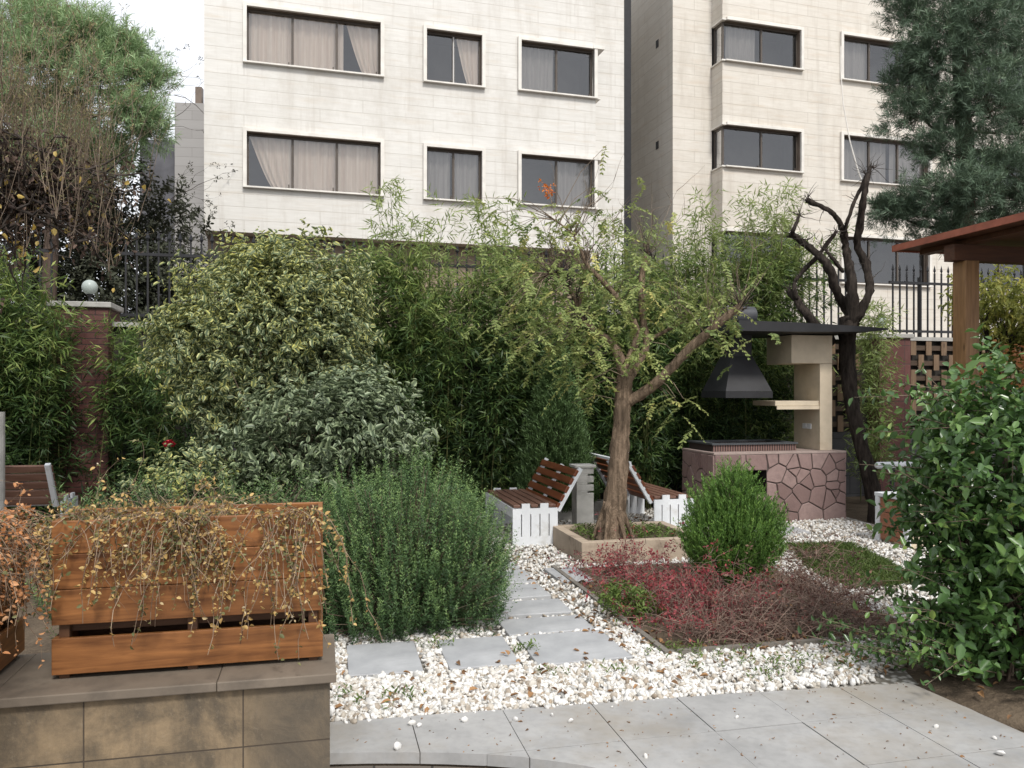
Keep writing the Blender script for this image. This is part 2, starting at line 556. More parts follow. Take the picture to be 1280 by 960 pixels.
M_peb = g.fin(pc, .55, .3)
M_bark = m_plain('grey_brown_bark', (.24, .175, .122), .9, .55, 10, 1.0, .03, stretch=(3, 3, .3), spec=.1)
M_darkbark = m_plain('dark_bark', (.046, .037, .031), .9, .6, 14, 1.0, .03, stretch=(2, 2, .4), spec=.1)
M_pinebark = m_plain('pine_bark', (.08, .058, .046), .9, .35, 12, .8, .012, stretch=(2, 2, .6), spec=.1)
M_twig = m_leaf('brown_twig', [(0, (.085, .058, .042)), (1, (.26, .20, .145))], .8, 0)
M_darktwig = m_leaf('dark_twig', [(0, (.025, .02, .017)), (1, (.07, .055, .045))], .8, 0)
M_redtwig = m_leaf('reddish_twig', [(0, (.09, .055, .045)), (1, (.32, .23, .18))], .75, 0)
M_culm = m_leaf('bamboo_culm', [(0, (.06, .08, .02)), (1, (.20, .20, .08))], .5, 0)

# ------------------------------------------------------------------ ground
struct(MB().add([(-600, -300, -.42), (600, -300, -.42), (600, 900, -.42), (-600, 900, -.42)], [(0, 1, 2, 3)]).build('ground', M_court))
# the raised garden terrace; its front follows the wall, then the curved paving edge
edge_px = [(413, 944), (460, 943.5), (510, 943.5), (560, 944.5), (610, 946.5), (650, 949.5), (690, 954), (730, 960), (790, 972), (860, 990), (960, 1025)]
edge = [toUV(G(*q)) for q in edge_px]
edge[0] = (edge[0][0] - .03, edge[0][1])
tail = [(2.4, 2.72), (4.6, 2.6)]
edge = edge + tail
def inset(pts, k):
    return [(u, v + k) for u, v in pts]
terr = [(-60, 4.0), (-1.5, 4.0), (.02, 4.0), (.02, edge[0][1] + .012)] + inset(edge[1:], .012) + [(60, 2.6), (60, 80), (-60, 80)]
struct(MB().prism([UV(*q) for q in terr], -.40, -.045).build('garden_ground', M_soil))
# gravel sheet just under the pebbles
gp = [(.05, 4.08), (.5, 4.12), (4.3, 4.02), (5.2, 4.6), (6.6, 7.0), (6.9, 11.0), (1.0, 11.0), (.9, 8.0), (.05, 6.2)]
struct(MB().add([UV(u, v, -.012) for u, v in gp], [tuple(range(len(gp)))]).build('gravel_ground', M_gbed))
# riser under the paving edge
mb = MB()
for (a, b) in zip(edge[:-1], edge[1:]):
    mb.quad(UV(*a, -.42), UV(*b, -.42), UV(*b, -.05), UV(*a, -.05))
struct(mb.build('paving_riser', M_riser))
# paving: tiles of 0.47 m cut to the outline
pave = edge[:-1] + [(3.36, 2.667)] + [(3.34, 2.9), (3.29, 3.3), (3.25, 3.8), (3.23, 4.02), (2.2, 4.09), (1.4, 4.13), (.7, 4.16), (.035, 4.19)]
import bmesh
def clip(poly, axis, lim, sign):
    out = []
    for i in range(len(poly)):
        a, b = poly[i - 1], poly[i]
        da, db = sign * (a[axis] - lim), sign * (b[axis] - lim)
        if da >= 0 and db < 0 or da < 0 and db >= 0:
            t = da / (da - db)
            out.append(tuple(a[k] + (b[k] - a[k]) * t for k in (0, 1)))
        if db >= 0:
            out.append(b)
    return out
mb = MB()
gapj = .0022
us = [1.379 + .472 * k for k in range(-4, 10)]
vs_ = [3.175 - .48 * k for k in range(3, -1, -1)] + [3.655] + [4.30]
for i in range(len(us) - 1):
    for j in range(len(vs_) - 1):
        q = pave
        for ax, lim, sg in ((0, us[i] + gapj, 1), (0, us[i + 1] - gapj, -1), (1, vs_[j] + gapj, 1), (1, vs_[j + 1] - gapj, -1)):
            q = clip(q, ax, lim, sg) if q else q
        if q and len(q) > 2:
            dz = rng.normal() * .0012
            mb.prism([UV(*p) for p in q], -.04, .012 + dz)
struct(mb.build('paving', M_pave, bevel=.003))
struct(MB().prism([UV(u, v + .006) for u, v in pave], -.043, .004).build('paving_joints', M_joint))

# stepping stones
SLABS = [(.16, .588, 4.815, 5.40), (.735, 1.165, 4.80, 5.37), (1.262, 1.862, 4.765, 5.345),
         (1.22, 1.835, 5.40, 5.765), (1.215, 1.81, 5.845, 6.235), (1.22, 1.785, 6.335, 6.74), (1.225, 1.80, 6.845, 7.32), (1.22, 1.79, 7.44, 7.85),
         (1.99, 2.30, 6.80, 7.33), (4.75, 5.55, 8.55, 8.95)]
SL_LAB = ['pale square slab beside the wooden planter, leftmost of the front row', 'pale square slab in the middle of the front row on the pebbles',
          'large grey slab at the right end of the front row, next to the barberry border', 'grey slab just behind the large front slab, first of the path to the bench',
          'bluish slab of the path, second behind the large front slab', 'bluish slab half under the rosemary, third behind the large front slab',
          'bluish slab of the path, fourth behind the large front slab', 'farthest narrow slab of the path, close to the white bench end',
          'single grey slab set apart in the gravel in front of the raised tree bed', 'grey slab in the gravel before the stone barbecue']
for q, lab in zip(SLABS, SL_LAB):
    t = MB()
    u0, u1, v0, v1 = q
    cu, cv = (u0 + u1) / 2, (v0 + v1) / 2
    hu, hv = (u1 - u0) / 2, (v1 - v0) / 2
    j = lambda: rng.normal() * .006
    t.prism([(-hu + j(), -hv + j()), (hu + j(), -hv + j()), (hu + j(), hv + j()), (-hu + j(), hv + j())], -.03, .024)
    o = t.build('stepping_stone', M_slab, bevel=.006)
    o.location = tuple(UV(cu, cv, rng.normal() * .003)); o.rotation_euler = (rng.normal() * .004, rng.normal() * .004, A + rng.normal() * .012)
    tag(o, lab, 'stepping stone', 'stepping stones in the gravel')

# ------------------------------------------------------------------ retaining wall
RW = thing('retaining_wall', 'low wall of stained brown stone tiles with a flat coping, front left', 'wall', UV(0, 3.72, 0), A)
mb = MB(); mb.box(-1.33, .035, 0, .5, -.42, .374); mb.box(-2.3, -1.33, -1.3, .5, -.42, .374)
mb.build('wall_face', M_retain, RW)
mb = MB()
mb.box(-1.31, -.436, -.03, .58, .376, .416); mb.box(-.434, .062, -.034, .58, .377, .418); mb.box(-2.3, -1.312, -1.32, .58, .376, .4155)
mb.build('coping', M_coping, RW, bevel=.005)

# ------------------------------------------------------------------ facades
FA = R(16.5)
FX, FY = -6.83, 21.0
cF, sF = math.cos(FA), math.sin(FA)
def s_at(px, back=0.0):                # distance along the facade where a picture column meets it
    k = (px - 640) / F
    ox, oy = FX - back * sF, FY + back * cF
    return (k * oy - ox) / (cF - k * sF)
def z_at(px, py, back=0.0):
    s = s_at(px, back)
    return H - (py - YH) / F * (FY + back * cF + s * sF)

def facade(mb, s0, s1, z0, z1, ops, y, t, swap=False, flip=1):
    """wall sheet with openings (a,b,c,d) and their reveals, t deep"""
    def pt(s, yy, z):
        return (yy, s, z) if swap else (s, yy, z)
    xs = sorted({s0, s1} | {o[i] for o in ops for i in (0, 1)}); zs = sorted({z0, z1} | {o[i] for o in ops for i in (2, 3)})
    for i in range(len(xs) - 1):
        for j in range(len(zs) - 1):
            cx, cz = (xs[i] + xs[i + 1]) / 2, (zs[j] + zs[j + 1]) / 2
            if not any(o[0] < cx < o[1] and o[2] < cz < o[3] for o in ops):
                mb.quad(pt(xs[i], y, zs[j]), pt(xs[i + 1], y, zs[j]), pt(xs[i + 1], y, zs[j + 1]), pt(xs[i], y, zs[j + 1]))
def reveal(mb, a, b, c, d, y, t, sides='lrtb'):
    if 'l' in sides: mb.quad((a, y, c), (a, y + t, c), (a, y + t, d), (a, y, d))
    if 'r' in sides: mb.quad((b, y, c), (b, y + t, c), (b, y + t, d), (b, y, d))
    if 't' in sides: mb.quad((a, y, d), (b, y, d), (b, y + t, d), (a, y + t, d))
    if 'b' in sides: mb.quad((a, y, c), (b, y, c), (b, y + t, c), (a, y + t, c))

def window(par, a, b, c, d, y, nsash, curtains=(), corner=None, bright=None, rec=.17, nor=''):
    """opening a..b, c..d in the plane y; corner 'l'/'r' wraps round the end of the bay"""
    mb = MB()
    tw = .095
    l_, r_ = corner == 'l', corner == 'r'
    if not l_: mb.box(a - tw, a, y - .085, y - .001, c - .002, d + tw)
    if not r_: mb.box(b, b + tw, y - .085, y - .001, c - .002, d + tw)
    mb.box(a - (.0 if l_ else .001), b + (.0 if r_ else .001), y - .084, y - .001, d, d + tw - .001)
    wn = mb.build('window', M_trim, par, bevel=.004)
    mb = MB(); mb.box(a - (.05 if l_ else tw), b + (.05 if r_ else tw), y - .11, y - .001, c - .045, c - .003)
    mb.build('sill', M_trim, wn, bevel=.004)
    mb = MB(); yf = y + rec - .05
    e0 = a if l_ else a + .001; e1 = b if r_ else b - .001
    mb.box(e0, e1, yf, yf + .05, d - .06, d - .002); mb.box(e0, e1, yf, yf + .05, c, c + .05)
    if not l_: mb.box(a + .001, a + .05, yf + .002, yf + .048, c + .05, d - .075)
    if not r_: mb.box(b - .05, b - .001, yf + .002, yf + .048, c + .05, d - .075)
    ws = (b - a) / nsash
    for k in range(1, nsash):
        mb.box(a + ws * k - .03, a + ws * k + .03, yf - .01, yf + .044, c + .05, d - .075)
    for k in range(nsash):
        mb.box(a + ws * (k + .93) - .03, a + ws * (k + .93) + .0, yf - .02, yf - .001, c + .05, c + .14)
    mb.build('frame', M_frame, wn)
    if bright is not None:
        mb = MB(); x = a + ws * bright
        mb.box(x - .018, x + .018, yf - .022, yf - .011, c + .05, d - .075)
        mb.build('mullion', M_alu, wn)
    MB().quad((a, yf + .025, c), (b, yf + .025, c), (b, yf + .025, d), (a, yf + .025, d)).build('pane', M_glass, wn)
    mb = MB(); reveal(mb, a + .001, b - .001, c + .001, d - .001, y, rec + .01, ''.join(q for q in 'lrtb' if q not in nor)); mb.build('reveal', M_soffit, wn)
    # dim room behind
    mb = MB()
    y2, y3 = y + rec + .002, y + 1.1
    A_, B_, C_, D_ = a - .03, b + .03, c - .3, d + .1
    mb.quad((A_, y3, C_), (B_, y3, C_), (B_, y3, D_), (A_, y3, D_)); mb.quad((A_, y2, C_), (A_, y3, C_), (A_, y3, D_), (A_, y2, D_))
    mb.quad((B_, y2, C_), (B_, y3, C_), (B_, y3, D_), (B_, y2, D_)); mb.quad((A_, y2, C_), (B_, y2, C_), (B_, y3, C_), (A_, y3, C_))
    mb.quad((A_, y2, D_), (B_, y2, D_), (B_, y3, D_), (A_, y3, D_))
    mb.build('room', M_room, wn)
    for (f0, f1, mat, tie) in curtains:
        n = max(8, int((f1 - f0) * (b - a) * 28)); vs = []; rows = 9
        for j in range(rows):
            tz = j / (rows - 1)
            for i in range(n + 1):
                q = i / n
                if tie > 0: q1 = f0 + (f1 - f0) * (1 - (1 - q) * (.45 + .55 * tz ** .8))
                elif tie < 0: q1 = f0 + (f1 - f0) * q * (.45 + .55 * tz ** .8)
                else: q1 = f0 + (f1 - f0) * q
                x = a + (b - a) * q1
                vs.append((x, y + rec + .075 + .03 * math.sin(i * 1.1 + 1.3 * math.sin(i * .23) + .4 * math.sin(j * .7)), c + .02 + (d - c - .04) * tz))
        fs = [(j * (n + 1) + i, j * (n + 1) + i + 1, (j + 1) * (n + 1) + i + 1, (j + 1) * (n + 1) + i) for j in range(rows - 1) for i in range(n)]
        MB().add(vs, fs).build('curtain', mat, wn, smooth=True)
    return wn

# left building -----------------------------------------------------
LB = thing('apartment_building', 'pale stone-clad apartment block on the left with two rows of curtained windows', 'building', (FX, FY, 0), FA)
sL, sBay, sR = s_at(255), s_at(744.5), s_at(780, .45)
rows = [(10.08, 11.48), (6.90, 8.29), (13.26, 14.66)]
o1 = (s_at(308.5), s_at(475.5)); o2 = (s_at(533), s_at(602)); o3 = (s_at(651), sBay)
ops = []
for (c, d) in rows:
    ops += [(*o1, c, d), (*o2, c, d), (*o3, c + .04, d + .02)]
mb = MB()
facade(mb, sL, sBay, 5.72, 16.2, ops, 0, .13)
facade(mb, sBay, sR, 3.0, 16.2, [], .45, .1)
side = [(0.0, .45, c + .04, d + .02) for c, d in rows]
facade(mb, 0, .45, 5.72, 16.2, side, sBay, .1, swap=True)
mb.quad((sL, 0, 5.72), (sBay, 0, 5.72), (sBay, .9, 5.72), (sL, .9, 5.72))
mb.quad((sL, 0, 5.72), (sL, 11, 5.72), (sL, 11, 16.2), (sL, 0, 16.2)); mb.quad((sR, .45, 3.0), (sR, 11, 3.0), (sR, 11, 16.2), (sR, .45, 16.2))
mb.quad((sL, 11, 0), (sR, 11, 0), (sR, 11, 16.2), (sL, 11, 16.2)); mb.quad((sL, 0, 16.2), (sR, 0, 16.2), (sR, 11, 16.2), (sL, 11, 16.2))
mb.build('wall', M_trav, LB)
mb = MB(); mb.box(sL + .05, sBay + .02, .55, 10.9, -.42, 5.70); mb.box(sBay + .02, sR - .002, .6, 10.9, -.42, 3.0)
mb.build('ground_storey', M_brown, LB)
MB().box(sR + .002, sR + .24, .47, .9, 0, 16.1).build('gap_shade_strip', M_iron, LB)  # black strip added to imitate the shade in the gap between the blocks
CU, BL = M_curt, M_blind
win = [
    (0, 0, 3, [(0.0, .72, CU, 0), (.74, 1.0, CU, 1)], None, None), (0, 1, 2, [(.56, 1.0, CU, 1)], None, 1), (0, 2, 2, [(0, .47, BL, 0)], 'r', None),
    (1, 0, 3, [(.015, .335, CU, 1), (.345, .985, CU, 0)], None, None), (1, 1, 2, [(.0, .46, BL, 0), (.52, 1, BL, 0)], None, None), (1, 2, 2, [(.5, 1, BL, 0)], 'r', None),
    (2, 0, 3, [(.0, .5, CU, 0)], None, None), (2, 1, 2, [], None, None), (2, 2, 2, [], 'r', None)]
for (r_, c_, ns, cu, cor, br) in win:
    a, b = (o1, o2, o3)[c_]; c, d = rows[r_]
    if c_ == 2: c += .04; d += .02
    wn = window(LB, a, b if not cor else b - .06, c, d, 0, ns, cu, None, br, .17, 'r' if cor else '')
    if cor:
        MB().box(b - .058, b - .002, .02, .08, c, d).build('corner_post', M_frame, wn)
        MB().box(b - .1, b + .24, -.10, .5, d + .003, d + .10).build('canopy', M_trim, wn)
        MB().box(b - .1, b + .13, -.06, .5, c - .05, c - .004).build('corner_sill', M_trim, wn)

# right building ----------------------------------------------------
RB = thing('apartment_building', 'pale stone-clad apartment block on the right with projecting corner-window bays', 'building', (FX, FY, 0), FA)
BK = .62
sC = s_at(841, BK); sB0 = s_at(903); sE = sB0 + 13.5
q1 = (sB0, s_at(1000)); q2 = (s_at(1053), s_at(1160)); q3 = (s_at(1215), s_at(1290))
rows2 = [(11.70, 12.90), (8.50, 9.73), (5.25, 6.52), (14.85, 16.1)]
ops = []
for k, (c, d) in enumerate(rows2):
    ops += [(*q1, c, d), (*q2, c - .13, d + .06), (*q3, c - .13, d + .06)]
mb = MB()
facade(mb, sB0, sE, 0, 17.5, ops, 0, .13)
facade(mb, 0, BK, 0, 17.5, [(0, BK - .001, c, d) for c, d in rows2], sB0, .1, swap=True)
facade(mb, sC, sB0, 0, 17.5, [], BK, .1)
mb.quad((sC, BK, 0), (sC, 11, 0), (sC, 11, 17.5), (sC, BK, 17.5)); mb.quad((sE, 0, 0), (sE, 11, 0), (sE, 11, 17.5), (sE, 0, 17.5))
mb.quad((sC, 11, 0), (sE, 11, 0), (sE, 11, 17.5), (sC, 11, 17.5)); mb.quad((sC, 0, 17.5), (sE, 0, 17.5), (sE, 11, 17.5), (sC, 11, 17.5))
mb.build('wall', M_trav_w, RB)
cur2 = {(0, 0): [(.05, .45, BL, 0)], (0, 1): [(0, .36, BL, 0)], (1, 1): [(0, .55, BL, 0), (.6, 1, BL, 0)]}
for k, (c, d) in enumerate(rows2):
    a, b = q1
    wn = window(RB, a + .12, b, c, d, 0, 2, cur2.get((k, 0), []), 'l', None, .17, 'l')
    mb = MB()                          # side light of the corner window
    mb.box(a + .06, a + .118, .11, .168, c, d); mb.box(a + .06, a + .11, .17, BK, d - .08, d - .002); mb.box(a + .06, a + .11, .17, BK, c, c + .05)
    mb.box(a + .062, a + .108, BK - .06, BK - .01, c + .05, d - .08)
    mb.build('side_frame', M_frame, wn)
    MB().quad((a + .085, .12, c), (a + .085, BK, c), (a + .085, BK, d), (a + .085, .12, d)).build('pane', M_glass, wn)
    MB().box(a - .02, a + .118, -.034, BK - .002, d + .001, d + .055).build('canopy', M_trim, wn)
    MB().box(a - .045, a + .118, -.06, BK - .002, c - .045, c - .003).build('corner_sill', M_trim, wn)
    window(RB, *q2, c - .13, d + .06, 0, 3, cur2.get((k, 1), []))
    window(RB, *q3, c - .13, d + .06, 0, 2, [])
for pz in (z_at(821, 54, BK + 1), z_at(821, 181, BK + 1)):
    MB().box(sC - .012, sC + .05, BK + .95, BK + 1.13, pz - .12, pz + .12).build('vent', M_iron, RB)

# small far building at the left -------------------------------------
BG = thing('apartment_building', 'plain grey rendered building far back between the pine and the left block', 'building', (-13.1, 32, 0), R(6))
mb = MB(); mb.box(0, 4.2, 0, 6, -.4, 12.9); mb.box(1.05, 4.2, .3, 5.8, 12.9, 13.6)
mb.build('wall', M_trav_d, BG)
MB().box(-1.5, -.002, .6, 6, -.4, 11.6).build('side_wall', m_plain('dark_render', (.10, .10, .11), .8, .2, 2), BG)
MB().box(.5, .75, 1, 1.3, 12.9, 13.9).build('chimney', M_soffit, BG)

# cable on the right facade
pts = [P(1051, 58, 25.2), P(1051, 90, 25.1), P(1054, 130, 25.0), P(1062, 175, 24.95), P(1073, 215, 24.9), P(1080, 232, 24.9), P(1084, 250, 24.9)]
tag(MB().tube(pts, [.018] * len(pts), 5).build('cable', M_trim), 'loose white cable hanging down the right facade', 'cable')

# ------------------------------------------------------------------ boundary wall, pillars, fence
FN = math.atan(.249)
def fl(t, z=0, back=0.0):              # t along the boundary line, from (0, 11.93)
    return np.array((t * math.cos(FN) - back * math.sin(FN), 11.93 + t * math.sin(FN) + back * math.cos(FN), z))
tL, tR = -5.66, 6.32
BW = thing('boundary_wall', 'dark stone boundary wall along the back of the garden', 'wall', fl(0), FN)
MB().box(-12, 14, .05, .45, -.42, 1.0).build('wall_base', M_dkwall, BW)
MB().box(-12, 14, .12, .40, 1.0, 2.5).build('wall_screen', m_plain('dark_screen', (.03, .026, .022), .8, .3, 3), BW)
MB().box(-12, 14, .03, .47, 2.5, 2.56).build('wall_coping', M_cap, BW)
def pillar(t, mat, lab, h, wd):
    p = thing('boundary_pillar', lab, 'pillar', fl(t), FN)
    MB().box(-wd / 2, wd / 2, -.18, .5, -.42, h).build('shaft', mat, p)
    MB().box(-wd / 2 - .04, wd / 2 + .04, -.22, .54, h, h + .07).build('cap', M_cap, p, bevel=.01)
pillar(tL, M_redbrick, 'dark red brick pillar with a grey cap behind the left bamboo', 2.72, .66)
pillar(tR, M_maroon, 'maroon stone-clad pillar with a grey cap right of the bare pruned tree', 2.52, .58)
def lamp(t, z, lab, gr):
    p = thing('pillar_lamp', lab, 'lamp', fl(t, z, .1), 0, 'globe lamps on the boundary pillars'); p.scale = (.72,) * 3
    MB().lathe((0, 0, 0), [(.07, 0), (.07, .02), (.025, .035), (.02, .12), (.05, .16), (.06, .175)], 14).build('lamp_base', M_iron, p, True)
    pr = [(.05 + .0, .176)] + [(.135 * math.sin(q), .30 - .135 * math.cos(q)) for q in np.linspace(.5, 2.9, 12)] + [(.01, .435)]
    MB().lathe((0, 0, 0), [(r * gr, z0) for r, z0 in pr], 18).build('globe', M_globe, p, True)
    if gr < 1:
        MB().lathe((0, 0, 0), [(.07, .41), (.10, .43), (.04, .47), (.01, .50)], 14).build('finial', M_iron, p, True)
lamp(tL + .05, 2.79, 'white globe lamp on the red brick pillar at left', 1.0)
lamp(tR - .05, 2.59, 'small white lantern on the maroon pillar at right', .9)

def picket(par, x, h=1.12):
    mb = MB(); mb.box(-.011, .011, -.011, .011, 0, h)
    mb.add([(-.028, 0, h + .04), (0, -.028, h + .04), (.028, 0, h + .04), (0, .028, h + .04), (0, 0, h + .14), (0, 0, h - .012)],
           [(0, 1, 4), (1, 2, 4), (2, 3, 4), (3, 0, 4), (1, 0, 5), (2, 1, 5), (3, 2, 5), (0, 3, 5)])
    o = mb.build('picket', M_iron, par); o.location = (x, 0, 0)
    return o
def fence(t0, t1, lab, z0):
    p = thing('iron_fence', lab, 'fence', fl(t0, z0, .36), FN)
    Ls = t1 - t0
    for zz in (.1, .92):
        MB().box(0, Ls, -.018, .018, zz, zz + .04).build('rail', M_iron, p)
    n = int(Ls / .135)
    for kk in range(3):
        MB().box(Ls * (kk + .5) / 3 - .025, Ls * (kk + .5) / 3 + .025, .03, .08, 0, 1.05).build('post', M_iron, p)
    first = picket(p, .07)
    for k in range(1, n):
        c = first.copy(); COL.objects.link(c); c.parent = p; c.location = (.07 + k * Ls / n, 0, 0)
fence(-8.4, tL - .4, 'black iron fence with spear tips left of the brick pillar', 2.56)
fence(tL + .36, tR - .32, 'long black iron spear-tipped fence behind the bamboo between the two pillars', 2.56)
fence(tR + .32, tR + 4.2, 'black iron spear-tipped fence right of the maroon pillar', 2.56)

# woven timber screens right of the maroon pillar
def woven(t0, n, lab):
    p = thing('woven_screen', lab, 'screen', fl(t0, 1.0, .07), FN)
    mb = MB()
    for i in range(n):
        for j in range(6):
            if (i + j) % 2 == 0:
                mb.box(i * .15, i * .15 + .105, -.03, -.012, j * .25 + .01, j * .25 + .27)
    mb.build('uprights', M_weave, p)
    mb = MB()
    for j in range(6):
        mb.box(0, n * .15, -.008, .008, j * .25 + .09, j * .25 + .17)
    mb.build('crossbars', m_wood('dark_slats', (.05, .032, .02), (.09, .06, .04), .7, 'x'), p)
woven(tR + .33, 9, 'woven brown timber screen between the maroon pillar and the pergola post')
woven(tR + 1.75, 12, 'woven brown timber screen to the right of the pergola post')
woven(tR - 1.5, 7, 'woven brown timber screen behind the bare pruned tree')

# ------------------------------------------------------------------ timber planters on the wall
M_plank = m_wood('orange_varnished_plank', (.10, .036, .011), (.31, .13, .042), .45, 'x')
M_plank_d = m_wood('inner_plank', (.05, .022, .010), (.10, .045, .02), .6, 'x')
def planter(lab, loc, rz, Lx, Wy=.40):
    p = thing('timber_planter', lab, 'planter', loc, rz, 'timber planters on the low wall')
    z = .022
    hs_ = [(z, .155), (.235, .150), (.3875, .150), (.54, .14)]
    for fy in (0, Wy - .022):
        for (z0, h) in hs_:
            mb = MB(); mb.box(0, Lx, fy, fy + .022, z0, z0 + h); mb.build('plank', M_plank, p, bevel=.003)
    for fx in (.001, Lx - .023):
        for (z0, h) in hs_:
            mb = MB(); mb.box(fx, fx + .022, .0225, Wy - .0225, z0, z0 + h); mb.build('end_plank', M_plank, p, bevel=.003)
    for fx in (.024, Lx / 2 - .02, Lx - .064):
        for fy in (.0225, Wy - .0625):
            MB().box(fx, fx + .04, fy, fy + .04, .0, .67).build('corner_post', M_plank_d, p)
    MB().box(.03, Lx - .03, .07, Wy - .07, .19, .235).build('bottom_board', M_plank_d, p)
    MB().box(.03, Lx - .03, Wy - .075, Wy - .065, .05, .24).build('back_liner', M_plank_d, p)
    MB().box(.025, Lx - .025, .064, Wy - .064, .55, .60).build('soil', M_soil, p)
    return p
PL1 = planter('orange timber planter with russet trailing shrub, in the middle of the low wall', UV(-1.125, 3.87, .4165), A, 1.13)
PL2 = planter('orange timber planter cut off by the left edge, with bright orange shrub', UV(-1.36, 3.06, .4165), A + R(90), 1.23)

# ------------------------------------------------------------------ benches
M_slat = m_wood('red_brown_slat', (.10, .030, .014), (.21, .072, .034), .32, 'y')
M_slat_old = m_wood('faded_slat', (.13, .065, .045), (.25, .14, .10), .6, 'y')
M_slat_seat = m_wood('worn_seat_slat', (.10, .05, .035), (.20, .11, .08), .45, 'y')
M_white = m_plain('white_painted_board', (.68, .70, .72), .45, .06, 6, .05, dirt=((.50, .49, .46), 5, .55))
M_whitish = m_plain('weathered_white', (.42, .41, .38), .7, .2, 6, .2, dirt=((.20, .19, .17), 4, .5))
def bench(lab, loc, rz, Ln=1.50, slat=None, lean=.26, ends=True):
    slat = slat or M_slat
    p = thing('park_bench', lab, 'bench', loc, rz, 'slatted park benches')
    for k in range(5):
        x = -.235 + k * .098
        MB().box(x, x + .078, -Ln / 2 + .03, Ln / 2 - .03, .405, .437).build('seat_slat', M_slat_seat if slat is M_slat else slat, p, bevel=.006)
    for sy in (-1, 1):                 # slotted white end panels with castellated tops
        mb = MB(); y0 = sy * (Ln / 2 - .012); a, b = y0 - .012, y0 + .012
        for k in range(5):
            x0 = -.25 + k * .102
            mb.box(x0, x0 + .09, a, b, .10, .34)
        for (x0, x1) in ((-.15, -.06), (.055, .145)):
            mb.box(x0, x1, a + .0005, b - .0005, .40, .452)
        mb.box(-.25, .248, a, b, .34, .40); mb.box(-.25, .248, a, b, .0, .10)
        mb.build('end_panel', M_white, p)
    MB().box(-.245, -.225, -Ln / 2 + .03, Ln / 2 - .03, .30, .40).build('front_rail', M_white, p)
    bx0, bx1, bz0, bz1 = .22, .22 + lean, .36, .80
    for sy in (-1, 1):
        y0 = sy * (Ln / 2 - .06)
        MB().bar((bx0 + .045, y0, bz0), (bx1 + .045, y0, bz1 + .015), .045, .05, (0, 1, 0)).build('back_frame', M_white, p)
    MB().bar((bx0 + .045, 0, bz0), (bx1 + .045, 0, bz1), .04, .04, (0, 1, 0)).build('back_frame', M_white, p)
    dx, dz = nrm(np.array((bx1 - bx0, bz1 - bz0)))
    for k in range(5):
        t = .12 + k * .20
        c = np.array((bx0 + (bx1 - bx0) * t + .008, 0, bz0 + (bz1 - bz0) * t))
        Mx = Matrix.Translation(c) @ Matrix.Rotation(math.atan2(dx, dz), 4, 'Y')
        MB().box(-.016, .016, -Ln / 2 + .03, Ln / 2 - .03, -.039, .039, Mx).build('back_slat', slat, p, bevel=.006)
    MB().bar((bx1 + .045, -Ln / 2 + .04, bz1 + .03), (bx1 + .045, Ln / 2 - .04, bz1 + .03), .05, .03).build('top_rail', M_white, p) if lean > .27 else None
    return p
bench('slatted bench with white end panel at the end of the path, facing the rosemary', UV(2.235, 9.31), A)
bench('slatted bench turned away behind the tree trunk, its white backrest frame showing', UV(4.0, 9.7), A + R(180), 1.55, None, .275)
bench('faded brown bench seen from behind at the far left', np.array((-5.50, 8.75, .10)), A + R(-92), 1.5, M_slat_old, .24)
q0 = P(1094, 582, 10.4); q0[2] = 0
gr_ = thing('garden_rail', 'short white pipe rail half hidden behind the glossy shrub', 'rail', q0, A)
MB().tube([(0, 0, .72), (.03, 0, .722), (1.6, 0, .72)], [.02, .045, .045], 12).build('handrail', M_white, gr_, True)
for x in (.25, 1.4):
    MB().tube([(x, 0, -.05), (x, 0, .70)], [.03, .03], 10).build('post', M_iron, gr_, True)
# notched post between the two benches
pp = thing('notched_post', 'weathered white post with dark notches between the two benches', 'post', UV(3.02, 9.35), A)
mb = MB(); mb.box(-.105, .105, -.10, .10, 0, .46)
for k in range(3):
    mb.box(-.105, .03, -.10, .10, .46 + k * .10, .485 + k * .10); mb.box(-.105, .105, -.10, .10, .485 + k * .10, .56 + k * .10)
mb.box(-.13, .13, -.12, .12, .76, .79)
mb.build('post', M_whitish, pp, bevel=.004)
tag(MB().box(-.65, .95, 0, .14, -.05, .24).build('low_kerb', M_whitish), 'low grey concrete kerb behind the benches', 'kerb')
o = COL.objects['low_kerb']; o.location = tuple(UV(2.95, 10.15)); o.rotation_euler = (0, 0, A)
# small white-topped block seen over the rosemary
pp = thing('garden_bollard', 'low concrete block with a white top behind the rosemary', 'bollard', P(378, 600, 7.6) * np.array((1, 1, 0)), A)
MB().box(-.1, .1, -.1, .1, -.05, .80).build('block', M_whitish, pp)
MB().box(-.12, .12, -.12, .12, .80, .84).build('top', M_white, pp)
tag(MB().tube([P(0, 590, 8.2) * np.array((1, 1, 0)), P(0, 515, 8.2)], [.045, .045], 10).build('grey_post', M_cap), 'thin grey post at the left edge of the picture', 'post')

# ------------------------------------------------------------------ raised bed round the tree
M_bedstone = m_plain('beige_kerb_stone', (.36, .29, .22), .75, .15, 5, .3, .004, dirt=((.20, .155, .115), 4, .52))
rb = thing('raised_bed', 'low beige stone bed around the pruned tree', 'raised bed', UV(2.43, 7.55), A)
for nm, bx in (('wall', (0, 1.3, 0, .10, -.05, .205)), ('wall', (0, .10, .101, .98, -.05, .205)), ('wall', (1.2, 1.3, .101, .98, -.05, .205)), ('wall', (0, 1.3, .981, 1.08, -.05, .205))):
    MB().box(*bx).build(nm, M_bedstone, rb, bevel=.006)
MB().box(.1, 1.2, .1, .98, -.05, .165).build('soil', M_soil, rb)
